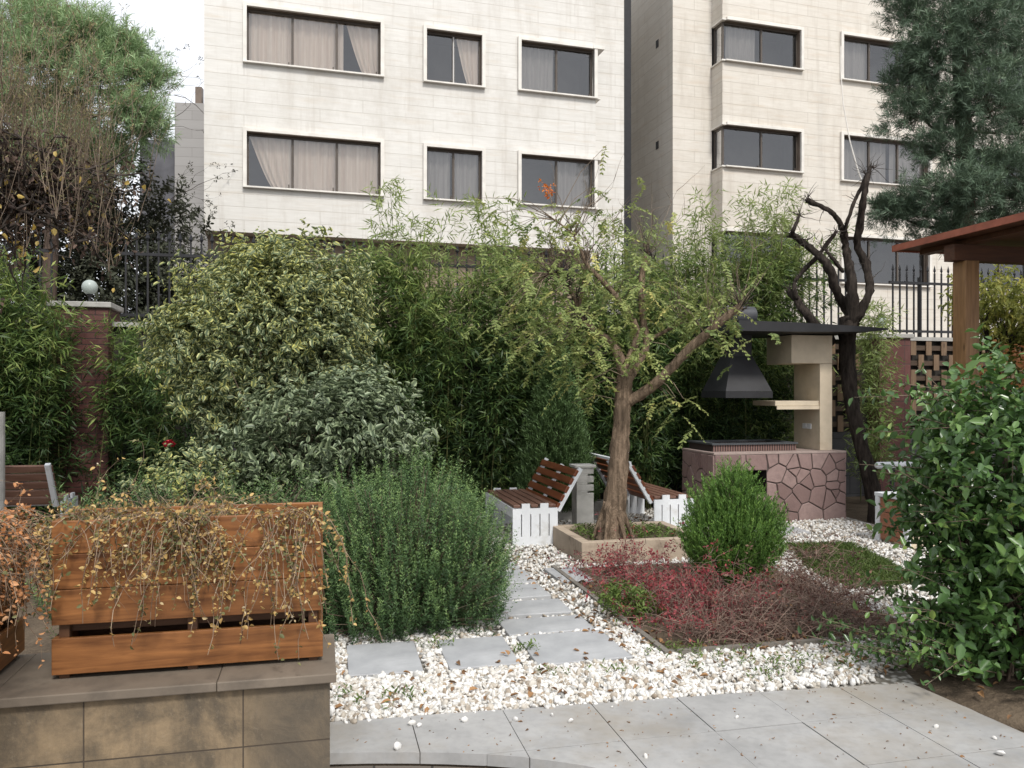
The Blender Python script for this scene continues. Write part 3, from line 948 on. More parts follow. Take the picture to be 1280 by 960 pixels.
# kerb round the barberry bed
M_edging = m_plain('grey_edging', (.16, .145, .125), .8, .2, 8)
kb = thing('bed_edging', 'thin stone edging round the barberry bed', 'edging', UV(2.1, 4.80), A)
MB().box(-.02, .02, -.02, 2.6, -.05, .035).build('edging_strip', M_edging, kb); MB().box(.0205, 2.0, -.02, .02, -.05, .035).build('edging_strip', M_edging, kb)
MB().box(.02, 1.95, .02, 2.55, -.05, .008).build('bed_soil', M_soil, kb)

# ------------------------------------------------------------------ barbecue
g = N('crazy_paving_stone')
cv = g.coord((1, 1, 1))
f1 = g.noise(cv, 14, 8, .7); f2 = g.noise(cv, 3.2, 8, .7)
at_ = g.n('Attribute', attribute_name='rnd')
bc = g.ramp(at_.outputs['Fac'], [(0, (.17, .11, .10)), (.5, (.24, .16, .145)), (1, (.30, .215, .195))])
bc = g.mix(g.rng(f1, .38, .7, 0, .6), bc, (.19, .13, .12))
bc = g.mix(g.rng(f2, .52, .75, 0, .5), bc, (.11, .075, .07))
g.bump(f1, .6, .012)
M_crazy = g.fin(bc, .65, .3)
M_mortar = m_plain('dark_mortar', (.085, .066, .06), .9, .3, 12)
M_cream = m_plain('cream_stone', (.52, .44, .33), .6, .12, 5, .1, dirt=((.42, .34, .245), 3, .55))
M_slabtop = m_plain('counter_stone', (.30, .235, .21), .6, .15, 6)
M_soot = m_plain('matt_black_steel', (.022, .022, .024), .55, .25, 5, .05)
M_hole = m_plain('black_hole_lining', (.02, .017, .015), .9, .2, 5)  # near-black lining of the firewood opening
bq = thing('stone_barbecue', 'built-in barbecue with crazy-paved pink stone base, cream shelves and black hood', 'barbecue', (2.53, 10.3, 0), A)
Wb, Db, Hb = 1.85, .92, .86
hx0, hx1, hz0, hz1 = .36, .72, .36, .66
mb = MB()
xs = [0, hx0, hx1, Wb]; zs = [-.05, hz0, hz1, Hb]
for i in range(3):
    for j in range(3):
        if not (i == 1 and j == 1):
            mb.quad((xs[i], 0, zs[j]), (xs[i + 1], 0, zs[j]), (xs[i + 1], 0, zs[j + 1]), (xs[i], 0, zs[j + 1]))
mb.quad((0, 0, -.05), (0, Db, -.05), (0, Db, Hb), (0, 0, Hb)); mb.quad((Wb, 0, -.05), (Wb, Db, -.05), (Wb, Db, Hb), (Wb, 0, Hb)); mb.quad((0, Db, -.05), (Wb, Db, -.05), (Wb, Db, Hb), (0, Db, Hb))
mb.build('base', M_mortar, bq)
def crazy(w0, w1, z0, z1, n, seed, holes, place):
    q = np.random.default_rng(seed)
    sd = np.stack([q.uniform(w0, w1, n), q.uniform(z0, z1, n)], 1)
    for _ in range(3):                 # spread the stones out a little
        g_ = np.stack([q.uniform(w0, w1, 4000), q.uniform(z0, z1, 4000)], 1)
        k = np.argmin(((g_[:, None] - sd[None]) ** 2).sum(2), 1)
        sd = np.array([sd[i] * .75 + .25 * g_[k == i].mean(0) if (k == i).any() else sd[i] for i in range(n)])
    V, Fc, Rn = [], [], []
    for i in range(n):
        for (a, b, c, d) in holes:
            poly = [(a, c), (b, c), (b, d), (a, d)]
            for j in range(n):
                if j == i or not poly: continue
                dv = sd[j] - sd[i]; L_ = np.linalg.norm(dv); m_ = (sd[i] + sd[j]) / 2; nn_ = dv / L_; out = []
                for e in range(len(poly)):
                    p0, p1 = np.array(poly[e - 1]), np.array(poly[e]); d0, d1 = (p0 - m_) @ nn_ + .0075, (p1 - m_) @ nn_ + .0075
                    if d0 * d1 < 0: out.append(tuple(p0 + (p1 - p0) * d0 / (d0 - d1)))
                    if d1 <= 0: out.append(tuple(p1))
                poly = out
            if len(poly) < 3: continue
            ar = .5 * abs(sum(poly[e - 1][0] * poly[e][1] - poly[e][0] * poly[e - 1][1] for e in range(len(poly))))
            if ar < .0012: continue
            cx = np.mean(poly, 0); h_ = .010 + q.random() * .008; tl = q.normal(size=2) * .02; rv = q.random(); o_ = len(V); k = len(poly)
            for ring, (sc_, hh) in enumerate(((1, 0), (1, .7), (.93, 1))):
                for p_ in poly:
                    pp2 = cx + (np.array(p_) - cx) * sc_
                    V.append(place(pp2[0], pp2[1], h_ * hh + (tl @ (pp2 - cx) if ring == 2 else 0))); Rn.append(rv)
            for ring in range(2):
                Fc += [(o_ + ring * k + e, o_ + ring * k + (e + 1) % k, o_ + (ring + 1) * k + (e + 1) % k, o_ + (ring + 1) * k + e) for e in range(k)]
            Fc.append(tuple(o_ + 2 * k + e for e in range(k)))
    return V, Fc, Rn
V1 = crazy(0, Wb, -.03, Hb, 46, 4, [(.004, hx0, -.03, Hb - .004), (hx1, Wb - .004, -.03, Hb - .004), (hx0, hx1, hz1, Hb - .004), (hx0, hx1, -.03, hz0)], lambda a, b, h: (a, -h, b))
V2 = crazy(0, Db, -.03, Hb, 24, 5, [(.0, Db - .004, -.03, Hb - .004)], lambda a, b, h: (-h, a, b))
V3 = crazy(0, Db, -.03, Hb, 24, 6, [(.0, Db - .004, -.03, Hb - .004)], lambda a, b, h: (Wb + h, a, b))
V, Fc, Rn = [], [], []
for a_, b_, c_ in (V1, V2, V3):
    o_ = len(V); V += a_; Fc += [tuple(i + o_ for i in f) for f in b_]; Rn += c_
me = bpy.data.meshes.new('stone_cladding'); me.from_pydata(V, [], Fc)
at = me.attributes.new('rnd', 'FLOAT', 'POINT'); at.data.foreach_set('value', np.array(Rn, dtype=np.float32)); me.update()
link('stone_cladding', me, M_crazy, bq)
mb = MB(); h = .55
mb.quad((hx0, 0, hz0), (hx0, h, hz0), (hx0, h, hz1), (hx0, 0, hz1)); mb.quad((hx1, 0, hz0), (hx1, h, hz0), (hx1, h, hz1), (hx1, 0, hz1))
mb.quad((hx0, 0, hz1), (hx1, 0, hz1), (hx1, h, hz1), (hx0, h, hz1)); mb.quad((hx0, 0, hz0), (hx1, 0, hz0), (hx1, h, hz0), (hx0, h, hz0)); mb.quad((hx0, h, hz0), (hx1, h, hz0), (hx1, h, hz1), (hx0, h, hz1))
mb.build('firewood_opening', M_hole, bq)
MB().box(-.012, Wb + .012, -.012, Db + .01, Hb, Hb + .028).build('worktop', M_slabtop, bq, bevel=.004)
g = N('soldier_brick')
sv = g.n('TexWave', wave_type='BANDS', bands_direction='X'); g.l(g.coord(), sv.inputs['Vector']); sv.inputs['Scale'].default_value = 9
M_soldier = g.fin(g.ramp(sv.outputs['Fac'], [(.35, (.04, .03, .027)), (.6, (.19, .115, .10))]), .75, .2)
mb = MB(); mb.box(.07, 1.25, .18, .25, .889, .972); mb.box(.07, .14, .25, .80, .889, .972); mb.box(1.18, 1.25, .25, .80, .889, .972); mb.box(.07, 1.25, .80, .87, .889, .972)
mb.build('grill_surround', M_soldier, bq)
mb = MB(); mb.box(.05, 1.27, .16, .26, .973, .995); mb.box(.05, 1.27, .79, .89, .973, .995); mb.box(.05, .15, .262, .788, .973, .995); mb.box(1.17, 1.27, .262, .788, .973, .995)
mb.build('grill_rim', m_plain('grill_slate', (.06, .065, .07), .5, .2, 6), bq)
mb = MB()
for k in range(26):
    mb.box(.16 + k * .039, .172 + k * .039, .25, .80, .955, .967)
mb.build('grill_rack', M_soot, bq)
MB().box(1.555, 1.735, .11, .72, .889, 2.02).build('column', M_cream, bq, bevel=.004)
MB().box(1.14, 1.735, .108, .72, 2.022, 2.39).build('top_block', M_cream, bq, bevel=.004)
sh = MB().box(.92, 1.553, .13, .70, 1.47, 1.535).build('shelf', M_cream, bq, bevel=.004)
MB().box(.94, 1.553, .12, .14, 1.425, 1.468).build('shelf_lip', M_cream, sh)
so_ = MB().box(1.543, 1.5545, .30, .39, 1.16, 1.23).build('socket', M_white, bq, bevel=.003)
MB().box(1.543, 1.5545, .41, .50, 1.16, 1.23).build('socket', M_white, bq, bevel=.003)
mb = MB()                              # sheet metal canopy, thick at the left and thin at the right tip
pr = [(.18, 2.40, 2.53), (1.0, 2.40, 2.515), (1.9, 2.415, 2.485), (2.28, 2.445, 2.465)]
for y in (-.28, 1.0):
    for x, z0, z1 in pr:
        mb.v += [(x, y, z0), (x, y, z1)]
n = len(pr) * 2
for i in range(len(pr) - 1):
    a = 2 * i
    mb.f += [(a, a + 2, a + 3, a + 1), (n + a, n + a + 1, n + a + 3, n + a + 2), (a + 1, a + 3, n + a + 3, n + a + 1), (a, n + a, n + a + 2, a + 2)]
mb.f += [(0, 1, n + 1, n), (n - 2, 2 * n - 2, 2 * n - 1, n - 1)]
mb.build('canopy', M_soot, bq)
def frustum(mb, b0, z0, b1, z1):
    vs = [(b0[0], b0[2], z0), (b0[1], b0[2], z0), (b0[1], b0[3], z0), (b0[0], b0[3], z0), (b1[0], b1[2], z1), (b1[1], b1[2], z1), (b1[1], b1[3], z1), (b1[0], b1[3], z1)]
    mb.add(vs, [(0, 1, 5, 4), (1, 2, 6, 5), (2, 3, 7, 6), (3, 0, 4, 7), (4, 5, 6, 7)])
mb = MB(); B0 = (.22, .87, .12, .80); frustum(mb, B0, 1.66, (.40, .70, .32, .62), 2.12)
mb.build('hood', M_soot, bq)
mb = MB(); mb.box(.215, .875, .115, .805, 1.575, 1.658); mb.build('hood_skirt', M_soot, bq)
MB().box(.405, .695, .325, .615, 2.122, 2.398).build('flue', M_soot, bq)
mb = MB(); mb.tube([(.36, .45, 2.655), (.78, .45, 2.655)], [.125, .125], 20); ob = mb.build('cowl', m_plain('grey_drum', (.05, .052, .058), .45, .2, 5), bq, True)
m = ob.modifiers.new('e', 'EDGE_SPLIT'); m.split_angle = R(40)
MB().box(.50, .60, .38, .50, 2.505, 2.55).build('cowl_bracket', M_soot, bq)

# ------------------------------------------------------------------ pergola
M_post = m_wood('pergola_timber', (.15, .078, .032), (.27, .15, .066), .5, 'z')
M_beam = m_wood('beam_timber', (.055, .022, .012), (.10, .042, .02), .55, 'x')
M_tile = m_plain('red_brown_fascia', (.27, .085, .05), .5, .2, 6, .2)
pg = thing('pergola', 'timber pergola with red-brown roof edge and square post at the right', 'pergola', (4.61, 10.0, 0), A)
RWx, RDy = 3.6, 3.3
for (x, y) in ((.34, -.80), (3.2, -.80), (.34, -3.0), (3.2, -3.0)):
    MB().box(x - .09, x + .09, y - .10, y + .10, -.05, 3.12).build('post', M_post, pg, bevel=.008)
for y in (-.80, -3.0):
    MB().box(.12, RWx - .2, y - .08, y + .08, 3.122, 3.30).build('beam', M_beam, pg)
for x in (.34, 3.2):
    MB().box(x - .07, x + .07, -RDy + .2, -.15, 3.302, 3.36).build('rafter', M_beam, pg)
MB().box(.03, RWx - .03, -RDy + .03, -.03, 3.365, 3.39).build('roof_boarding', M_beam, pg)
mb = MB(); mb.box(0, .028, -RDy, 0, 3.35, 3.425); mb.box(.0285, RWx, -.028, 0, 3.35, 3.425); mb.box(.0285, RWx, -RDy, -RDy + .028, 3.35, 3.425)
mb.build('fascia', M_tile, pg)
mb = MB(); mb.add([(0, -RDy, 3.426), (RWx, -RDy, 3.426), (RWx, 0, 3.426), (0, 0, 3.426), (RWx / 2, -RDy / 2, 3.9)], [(0, 1, 4), (1, 2, 4), (2, 3, 4), (3, 0, 4)])
mb.build('roof', M_tile, pg)

# white and timber planter box at the right
M_slatx = m_wood('box_slat', (.22, .085, .045), (.36, .155, .085), .5, 'y')
wb = thing('planter_box', 'white-framed planter box with reddish timber side behind the glossy shrub', 'planter', (4.19, 8.7, 0), A)
mb = MB(); mb.box(-.05, -.002, -.04, .03, 0, .50); mb.box(-.05, -.002, .42, .48, 0, .50); mb.box(-.052, 1.2, -.05, .49, .50, .54)
mb.build('frame', M_white, wb, bevel=.004)
for k in range(3):
    MB().box(-.03, -.005, .031, .419, .03 + k * .155, .175 + k * .155).build('side_board', M_slatx, wb, bevel=.003)
MB().box(0, 1.18, -.03, .47, 0, .495).build('front_panel', m_plain('cream_panel', (.62, .52, .38), .6, .1, 4), wb)
MB().box(.16, .23, -.045, -.031, 0, .495).build('front_panel_strip', M_white, wb)

# ================================================================== vegetation
def path(pts, d):
    """picture polyline at depth d (number or list) -> world points"""
    ds = d if isinstance(d, (list, tuple)) else [d] * len(pts)
    return [P(x, y, q) for (x, y), q in zip(pts, ds)]

def smooth_path(pts, k=3):
    pts = [np.array(p) for p in pts]; out = []
    n = len(pts)
    for i in range(n - 1):
        p0, p1, p2, p3 = pts[max(i - 1, 0)], pts[i], pts[i + 1], pts[min(i + 2, n - 1)]
        for j in range(k):
            t = j / k
            out.append(.5 * ((2 * p1) + (-p0 + p2) * t + (2 * p0 - 5 * p1 + 4 * p2 - p3) * t * t + (-p0 + 3 * p1 - 3 * p2 + p3) * t ** 3))
    out.append(pts[-1])
    return out

def limb(mb, pts, r, k=9, sm=3, wob=.07):
    n = len(pts); q = smooth_path(pts, sm)
    rr = np.interp(np.linspace(0, n - 1, len(q)), np.arange(n), r)
    mb.tube(q, rr, k, wob)

def twigs(starts, dirs, ln, seg=4, wander=.25, up=0.0, r0=.006, fork=0):
    """wandering twig polylines as stick segments; returns a,b,r0,r1 and the tips"""
    a, b, ra, rb = [], [], [], []
    p = np.array(starts, float); d = nrm(np.array(dirs, float)); n = len(p)
    ln = np.broadcast_to(np.asarray(ln, float), (n,))
    r0 = np.broadcast_to(np.asarray(r0, float), (n,))
    nodes = [p.copy()]; nd = [d.copy()]
    for i in range(seg):
        d = nrm(d + rng.normal(size=d.shape) * wander + np.array((0, 0, up)))
        q = p + d * (ln / seg)[:, None]
        a.append(p); b.append(q); ra.append(r0 * (1 - i / seg * .8)); rb.append(r0 * (1 - (i + 1) / seg * .8))
        p = q; nodes.append(p.copy()); nd.append(d.copy())
    A_, B_, C_, D_ = map(np.concatenate, (a, b, ra, rb))
    if fork:
        idx = rng.integers(1, seg + 1, size=n * fork); j = np.tile(np.arange(n), fork)
        st = np.stack(nodes)[idx, j]; dd = nrm(np.stack(nd)[idx, j] + rnd3(n * fork) * .8)
        t2 = twigs(st, dd, ln[j] * .5, max(2, seg - 1), wander, up, r0[j] * .6)
        return np.concatenate([A_, t2[0]]), np.concatenate([B_, t2[1]]), np.concatenate([C_, t2[2]]), np.concatenate([D_, t2[3]]), np.concatenate([p, t2[4]]), np.concatenate([d, t2[5]])
    return A_, B_, C_, D_, p, d

# ---------------------------------------------------------------- leaf materials
M_var = m_leaf('variegated_leaf', [(0, (0.0616, 0.0952, 0.0504)), (.55, (0.112, 0.1568, 0.07616)), (1, (0.2016, 0.224, 0.084))], .4, .3, [(.40, .45, .29), (.66, .62, .16)], (.35, .85), .35)
M_var2 = m_leaf('pale_variegated_leaf', [(0, (0.0616, 0.0896, 0.04704)), (1, (0.1456, 0.1848, 0.0952))], .4, .25, [(.31, .37, .23), (.30, .35, .17)], (.35, .85), .35)
M_rosem = m_leaf('rosemary_needle', [(0, (.035, .068, .03)), (.4, (.08, .145, .052)), (.72, (.18, .275, .09)), (1, (.36, .47, .17))], .5, .2)
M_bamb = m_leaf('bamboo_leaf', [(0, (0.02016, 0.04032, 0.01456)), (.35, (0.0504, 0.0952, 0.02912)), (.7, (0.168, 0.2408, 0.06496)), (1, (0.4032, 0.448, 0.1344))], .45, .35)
M_bambl = m_leaf('pale_bamboo_leaf', [(0, (.14, .20, .06)), (.5, (.24, .31, .10)), (1, (.36, .41, .16))], .45, .4)
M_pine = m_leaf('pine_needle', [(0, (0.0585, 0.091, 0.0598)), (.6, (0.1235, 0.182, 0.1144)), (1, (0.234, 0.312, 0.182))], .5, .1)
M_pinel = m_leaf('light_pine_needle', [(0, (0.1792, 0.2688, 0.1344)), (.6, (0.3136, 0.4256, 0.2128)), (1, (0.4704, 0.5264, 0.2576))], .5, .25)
M_priv = m_leaf('glossy_leaf', [(0, (0.0366, 0.0732, 0.0244)), (.5, (0.0732, 0.1464, 0.04148)), (.85, (0.1464, 0.244, 0.061)), (1, (0.2928, 0.3782, 0.0976))], .28, .22, None, spec=.5)
M_loc = m_leaf('locust_leaflet', [(0, (0.1232, 0.1792, 0.056)), (.5, (0.2576, 0.3136, 0.1008)), (.85, (0.392, 0.4256, 0.1456)), (1, (0.5376, 0.4928, 0.168))], .5, .4)
M_arb = m_leaf('arborvitae_scale', [(0, (0.04375, 0.1, 0.0225)), (.5, (0.1, 0.1938, 0.04)), (1, (0.2125, 0.3375, 0.06875))], .5, .2)
M_cyp = m_leaf('cypress_scale', [(0, (0.048, 0.09, 0.0312)), (1, (0.12, 0.192, 0.066))], .55, .15)
M_coto = m_leaf('russet_leaf', [(0, (.13, .11, .05)), (.3, (.34, .22, .08)), (.6, (.50, .33, .12)), (.82, (.60, .44, .19)), (1, (.68, .60, .44))], .55, .3)
M_coto2 = m_leaf('orange_leaf', [(0, (.32, .15, .06)), (.5, (.56, .25, .10)), (1, (.66, .42, .24))], .55, .3)
M_cgreen = m_leaf('olive_leaf', [(0, (.07, .08, .032)), (1, (.20, .19, .08))], .5, .25)
M_berb = m_leaf('barberry_leaf', [(0, (.12, .035, .04)), (.5, (.25, .052, .06)), (.9, (.42, .08, .085)), (1, (.36, .16, .11))], .5, .3)
M_berb2 = m_leaf('dull_barberry_leaf', [(0, (.08, .045, .035)), (.6, (.15, .075, .06)), (1, (.24, .14, .09))], .6, .25)
M_yel = m_leaf('yellow_leaf', [(0, (.50, .33, .06)), (1, (.62, .48, .18))], .5, .35)
M_yelgr = m_leaf('yellow_green_leaf', [(0, (.12, .15, .03)), (.6, (.25, .26, .055)), (1, (.42, .38, .09))], .5, .4)
M_straw = m_leaf('straw_stem', [(0, (.10, .065, .045)), (.6, (.24, .17, .115)), (1, (.38, .29, .20))], .8, 0)
M_weed = m_leaf('weed_leaf', [(0, (.06, .11, .025)), (1, (.16, .22, .05))], .5, .3)
M_lawn = m_leaf('grass_blade', [(0, (.05, .085, .018)), (1, (.13, .18, .045))], .55, .3)
M_rose = m_leaf('rose_petal', [(0, (.32, .008, .02)), (1, (.55, .02, .05))], .5, .2)
M_dead = m_leaf('dead_leaf', [(0, (.10, .055, .03)), (1, (.36, .20, .09))], .7, .2)

def cull(L, keep):
    return {k: v[keep] for k, v in L.items()}

# ---------------------------------------------------------------- big variegated shrub
def var_shrub(lab, ells, base, n, mat, l, seed, stemr, k=10, gap=None):
    t = thing('variegated_shrub', lab, 'shrub', base)
    p, nn = shell(ells, int(n * 1.0), .5, .30, seed, .15, 5, gap)
    d = nrm(nn * .8 + np.array((0, 0, .45)) + rng.normal(size=p.shape) * .4)
    rr = np.clip(.22 + (p[:, 2] - 1.5) * .36 - (p[:, 0] + 2.5) * .16 + rng.normal(size=len(p)) * .25, 0, 1)   # new growth at the top is yellower
    L = sprig(p - d * .1, d, .20 + rng.random(len(p)) * .14, k, l, l * .5, .62, .12, .25, rr)
    leaves('foliage', L, mat, t, base, 'leaf', .22, .22)
    c = np.mean([e[:3] for e in ells], 0)
    m = 70; st = np.array(base) + rng.normal(size=(m, 3)) * np.array((.12, .12, 0)) + np.array((0, 0, .02))
    idx = rng.integers(0, len(p), m)
    mid = st + (p[idx] - st) * .5 + rng.normal(size=(m, 3)) * .1 + np.array((0, 0, .15))
    a = np.concatenate([st, mid]); b = np.concatenate([mid, p[idx]])
    sticks('stems', a, b, np.repeat([stemr, stemr * .6], m), np.repeat([stemr * .6, .003], m), M_twig, t, base)
    return t
E1 = [(-2.6, 8.4, 2.2, .88, .8, .82), (-2.08, 8.45, 2.55, .55, .6, .56), (-3.05, 8.5, 2.2, .56, .55, .46), (-2.5, 8.45, 2.8, .50, .5, .38), (-1.95, 8.4, 1.95, .46, .55, .58), (-2.85, 8.3, 1.6, .5, .55, .42)]
var_shrub('huge rounded shrub with cream-edged yellowish leaves, taller than the fence', E1, (-2.45, 8.4, 0), 3300, M_var, .064, 3, .02, 10, (3.2, -.28))
E2 = [(-1.7, 7.35, 1.2, .70, .6, .46), (-1.15, 7.5, 1.22, .40, .4, .34), (-1.45, 7.4, 1.5, .4, .4, .25), (-2.05, 7.3, .75, .6, .5, .5)]
var_shrub('low pale grey-green variegated shrub in front of the huge one, reaching out to the right', E2, (-1.75, 7.4, 0), 1150, M_var2, .07, 9, .012, 10, (4.0, -.35))
# sparse shoots out of the top
t = thing('young_bush', 'sparse young bush with yellowing leaves at the foot of the huge shrub', 'bush', (-2.85, 7.0, 0))
p, nn = shell([(-2.75, 7.0, .75, .4, .3, .32)], 150, .6, .2, 5)
leaves('foliage', sprig(p, nrm(nn + np.array((0, 0, .6))), .2, 8, .06, .032, .6, .1), M_var, t, (-2.85, 7.0, 0))
sticks('stems', np.repeat([[-2.85, 7.0, 0]], 60, 0), p[:60], .005, .002, M_twig, t, (-2.85, 7.0, 0))

# ---------------------------------------------------------------- rosemary
def rosemary(lab, ells, base, n, seed, kk=34):
    t = thing('rosemary_bush', lab, 'bush', base)
    p, nn = shell(ells, n, .42, .10, seed, .03, 3)
    d = nrm(nn * .42 + np.array((0, 0, 1.0)) + rng.normal(size=p.shape) * .085)
    ln = .22 + rng.random(len(p)) * .18
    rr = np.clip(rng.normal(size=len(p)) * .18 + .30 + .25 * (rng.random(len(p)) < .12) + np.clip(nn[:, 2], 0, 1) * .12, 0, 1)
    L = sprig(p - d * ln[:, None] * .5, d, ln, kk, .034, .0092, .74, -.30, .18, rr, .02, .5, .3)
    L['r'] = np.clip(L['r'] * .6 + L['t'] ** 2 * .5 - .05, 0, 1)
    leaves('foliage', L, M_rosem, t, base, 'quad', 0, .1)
    m = min(n, 1500); c = np.array(base)
    a = c + (p[:m] - c) * np.array((.35, .35, .15)) ; b = p[:m]
    sticks('stems', a, b, .006, .002, M_twig, t, base)
rosemary('big dense dark green rosemary bush at the edge of the slab path', [(-.68, 6.05, .40, .62, .66, .70), (-1.12, 6.0, .36, .48, .6, .66), (-.40, 5.95, .32, .40, .54, .52), (-.85, 5.75, .22, .55, .5, .42)], (-.8, 6.0, 0), 2700, 21, 50)
rosemary('grey-green rosemary behind the timber planter, under the variegated shrubs', [(-2.7, 6.75, .45, .85, .45, .48), (-1.75, 6.55, .45, .6, .45, .47)], (-2.4, 6.7, 0), 1500, 25, 26)

# rose
t = thing('rose', 'single crimson rose on a thin stem left of the huge shrub', 'flower', P(212, 640, 7.3) * np.array((1, 1, 0)))
c = P(211, 558, 7.3); bs = np.array(t.location)
MB().tube([bs, c - np.array((.02, 0, .3)), c], [.005, .004, .003], 5).build('stem', M_cyp, t, rel=bs)
th = np.linspace(0, 9 * 2.4, 34); rad_ = np.linspace(.006, .045, 34)
pp_ = np.stack([c[0] + rad_ * np.cos(th), c[1] + rad_ * np.sin(th), c[2] + np.linspace(.03, -.01, 34)], 1)
leaves('petals', dict(p=pp_, d=nrm(np.stack([np.cos(th) * .5, np.sin(th) * .5, np.ones(34) * .9], 1)), n=nrm(np.stack([-np.cos(th), -np.sin(th), np.ones(34) * .6], 1)),
       l=np.full(34, .038), w=np.full(34, .042), r=rng.random(34)), M_rose, t, bs)

# ---------------------------------------------------------------- bamboo
def bamboo(name, lab, slots, base, per, lmat, seed, l=.115, cat_='bamboo', ground=True, tuft=34):
    """slots: (x, y, ztop, spread) culm groups"""
    t = thing(name, lab, cat_, base)
    ca, cb, cr, PS, DS, RS = [], [], [], [], [], []
    for (x, y, zt, sp, nc) in slots:
        for i in range(nc):
            bx, by = x + rng.normal() * sp, y + rng.normal() * sp * .6
            top = zt * (1 - abs(rng.normal()) * .14)
            lean = rng.normal(size=2) * .25 * np.array((1, .6))
            pts = [np.array((bx + lean[0] * q ** 2, by + lean[1] * q ** 2, top * q)) for q in np.linspace(0, 1, 7)]
            for a_, b_ in zip(pts[:-1], pts[1:]):
                ca.append(a_); cb.append(b_); cr.append(.010 * (1 - .7 * a_[2] / top))
            m = int(per * top)
            q = rng.random(m) ** .8
            q = .05 + .95 * q
            pos = np.stack([bx + lean[0] * q ** 2, by + lean[1] * q ** 2, top * q], 1)
            az = rng.random(m) * 6.28
            dd = np.stack([np.cos(az), np.sin(az), .55 + rng.normal(size=m) * .3], 1)
            PS.append(pos); DS.append(dd); RS.append(np.clip(.04 + .80 * q ** 2.6 + rng.normal(size=m) * .17, 0, 1))  # lower leaves coloured darker, imitating the shade inside the thicket
    PS, DS, RS = np.concatenate(PS), nrm(np.concatenate(DS)), np.concatenate(RS)
    ln = .14 + rng.random(len(PS)) * .30
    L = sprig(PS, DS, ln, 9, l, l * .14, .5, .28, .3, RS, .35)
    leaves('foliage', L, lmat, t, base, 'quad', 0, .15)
    sticks('culms', np.array(ca), np.array(cb), np.array(cr), np.array(cr) * .85, M_culm, t, base)
    h = rng.random(len(PS)) < .35
    sticks('twigs', PS[h], PS[h] + DS[h] * ln[h][:, None], .0025, .0012, M_culm, t, base)
    return t
def bl(x, off=0.0):
    return 11.25 + .249 * x + off
sl_ = [(x, bl(x, rng.normal() * .15), zt, .16, 5) for x, zt in [(-2.9, 3.4), (-2.4, 3.45), (-1.95, 3.5), (-1.5, 3.65), (-1.1, 3.5), (-.75, 3.45)]]
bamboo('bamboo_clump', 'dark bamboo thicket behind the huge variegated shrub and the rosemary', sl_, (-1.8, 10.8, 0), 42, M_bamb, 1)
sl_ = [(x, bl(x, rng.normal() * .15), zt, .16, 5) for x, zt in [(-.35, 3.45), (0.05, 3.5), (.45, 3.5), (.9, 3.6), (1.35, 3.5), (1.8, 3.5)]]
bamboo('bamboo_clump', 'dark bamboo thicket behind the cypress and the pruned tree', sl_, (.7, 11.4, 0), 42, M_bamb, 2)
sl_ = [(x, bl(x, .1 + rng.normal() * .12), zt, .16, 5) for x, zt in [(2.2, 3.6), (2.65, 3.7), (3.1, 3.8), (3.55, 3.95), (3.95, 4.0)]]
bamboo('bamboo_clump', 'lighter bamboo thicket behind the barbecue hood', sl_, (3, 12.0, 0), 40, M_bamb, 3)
# pale plumes
def plume(lab, px, py, d, zlow, n=3, sp=.10, per=24):
    top = P(px, py, d)
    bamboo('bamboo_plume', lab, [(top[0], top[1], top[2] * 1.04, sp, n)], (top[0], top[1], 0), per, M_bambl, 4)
for (lab, px, py, d, n, sp) in [
        ('pale bamboo plume rising over the fence beside the huge variegated shrub', 500, 250, 11.0, 4, .08), ('short pale bamboo plume over the fence between two taller ones', 555, 300, 11.1, 3, .12),
        ('pale feathery bamboo plume under the small lower window of the left block', 625, 262, 11.3, 4, .10), ('pale bamboo plume against the gap between the two apartment blocks', 790, 285, 11.8, 4, .12),
        ('pale bamboo plume left of the bay of the right block', 868, 262, 12.1, 5, .14), ('tallest pale bamboo plume in front of the lowest corner window of the right block', 958, 250, 12.4, 6, .16),
        ('bushy pale bamboo left of the bare pruned tree', 920, 300, 12.3, 6, .2), ('pale bamboo beside the bare pruned tree limbs', 985, 300, 12.5, 4, .15),
        ('low pale bamboo between the bare pruned tree and the maroon pillar', 1085, 365, 12.6, 5, .16)]:
    plume(lab, px, py, d, 0, n, sp)
sl_ = [(x, y, zt, .18, 5) for x, y, zt in [(-6.3, 9.9, 3.3), (-6.0, 9.8, 3.0), (-5.8, 9.75, 2.6), (-6.2, 9.6, 3.2), (-6.75, 9.8, 3.4), (-6.6, 9.5, 3.0), (-5.75, 9.9, 3.0), (-6.05, 9.4, 2.5), (-6.4, 9.3, 2.9)]]
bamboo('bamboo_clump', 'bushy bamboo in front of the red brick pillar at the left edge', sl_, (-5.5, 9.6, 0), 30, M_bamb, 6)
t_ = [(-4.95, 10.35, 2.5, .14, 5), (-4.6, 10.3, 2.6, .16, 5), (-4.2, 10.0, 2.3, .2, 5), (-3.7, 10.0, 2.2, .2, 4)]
bamboo('bamboo_clump', 'low shaded bamboo between the brick pillar and the huge shrub', t_, (-4, 10.1, 0), 26, M_bamb, 7)

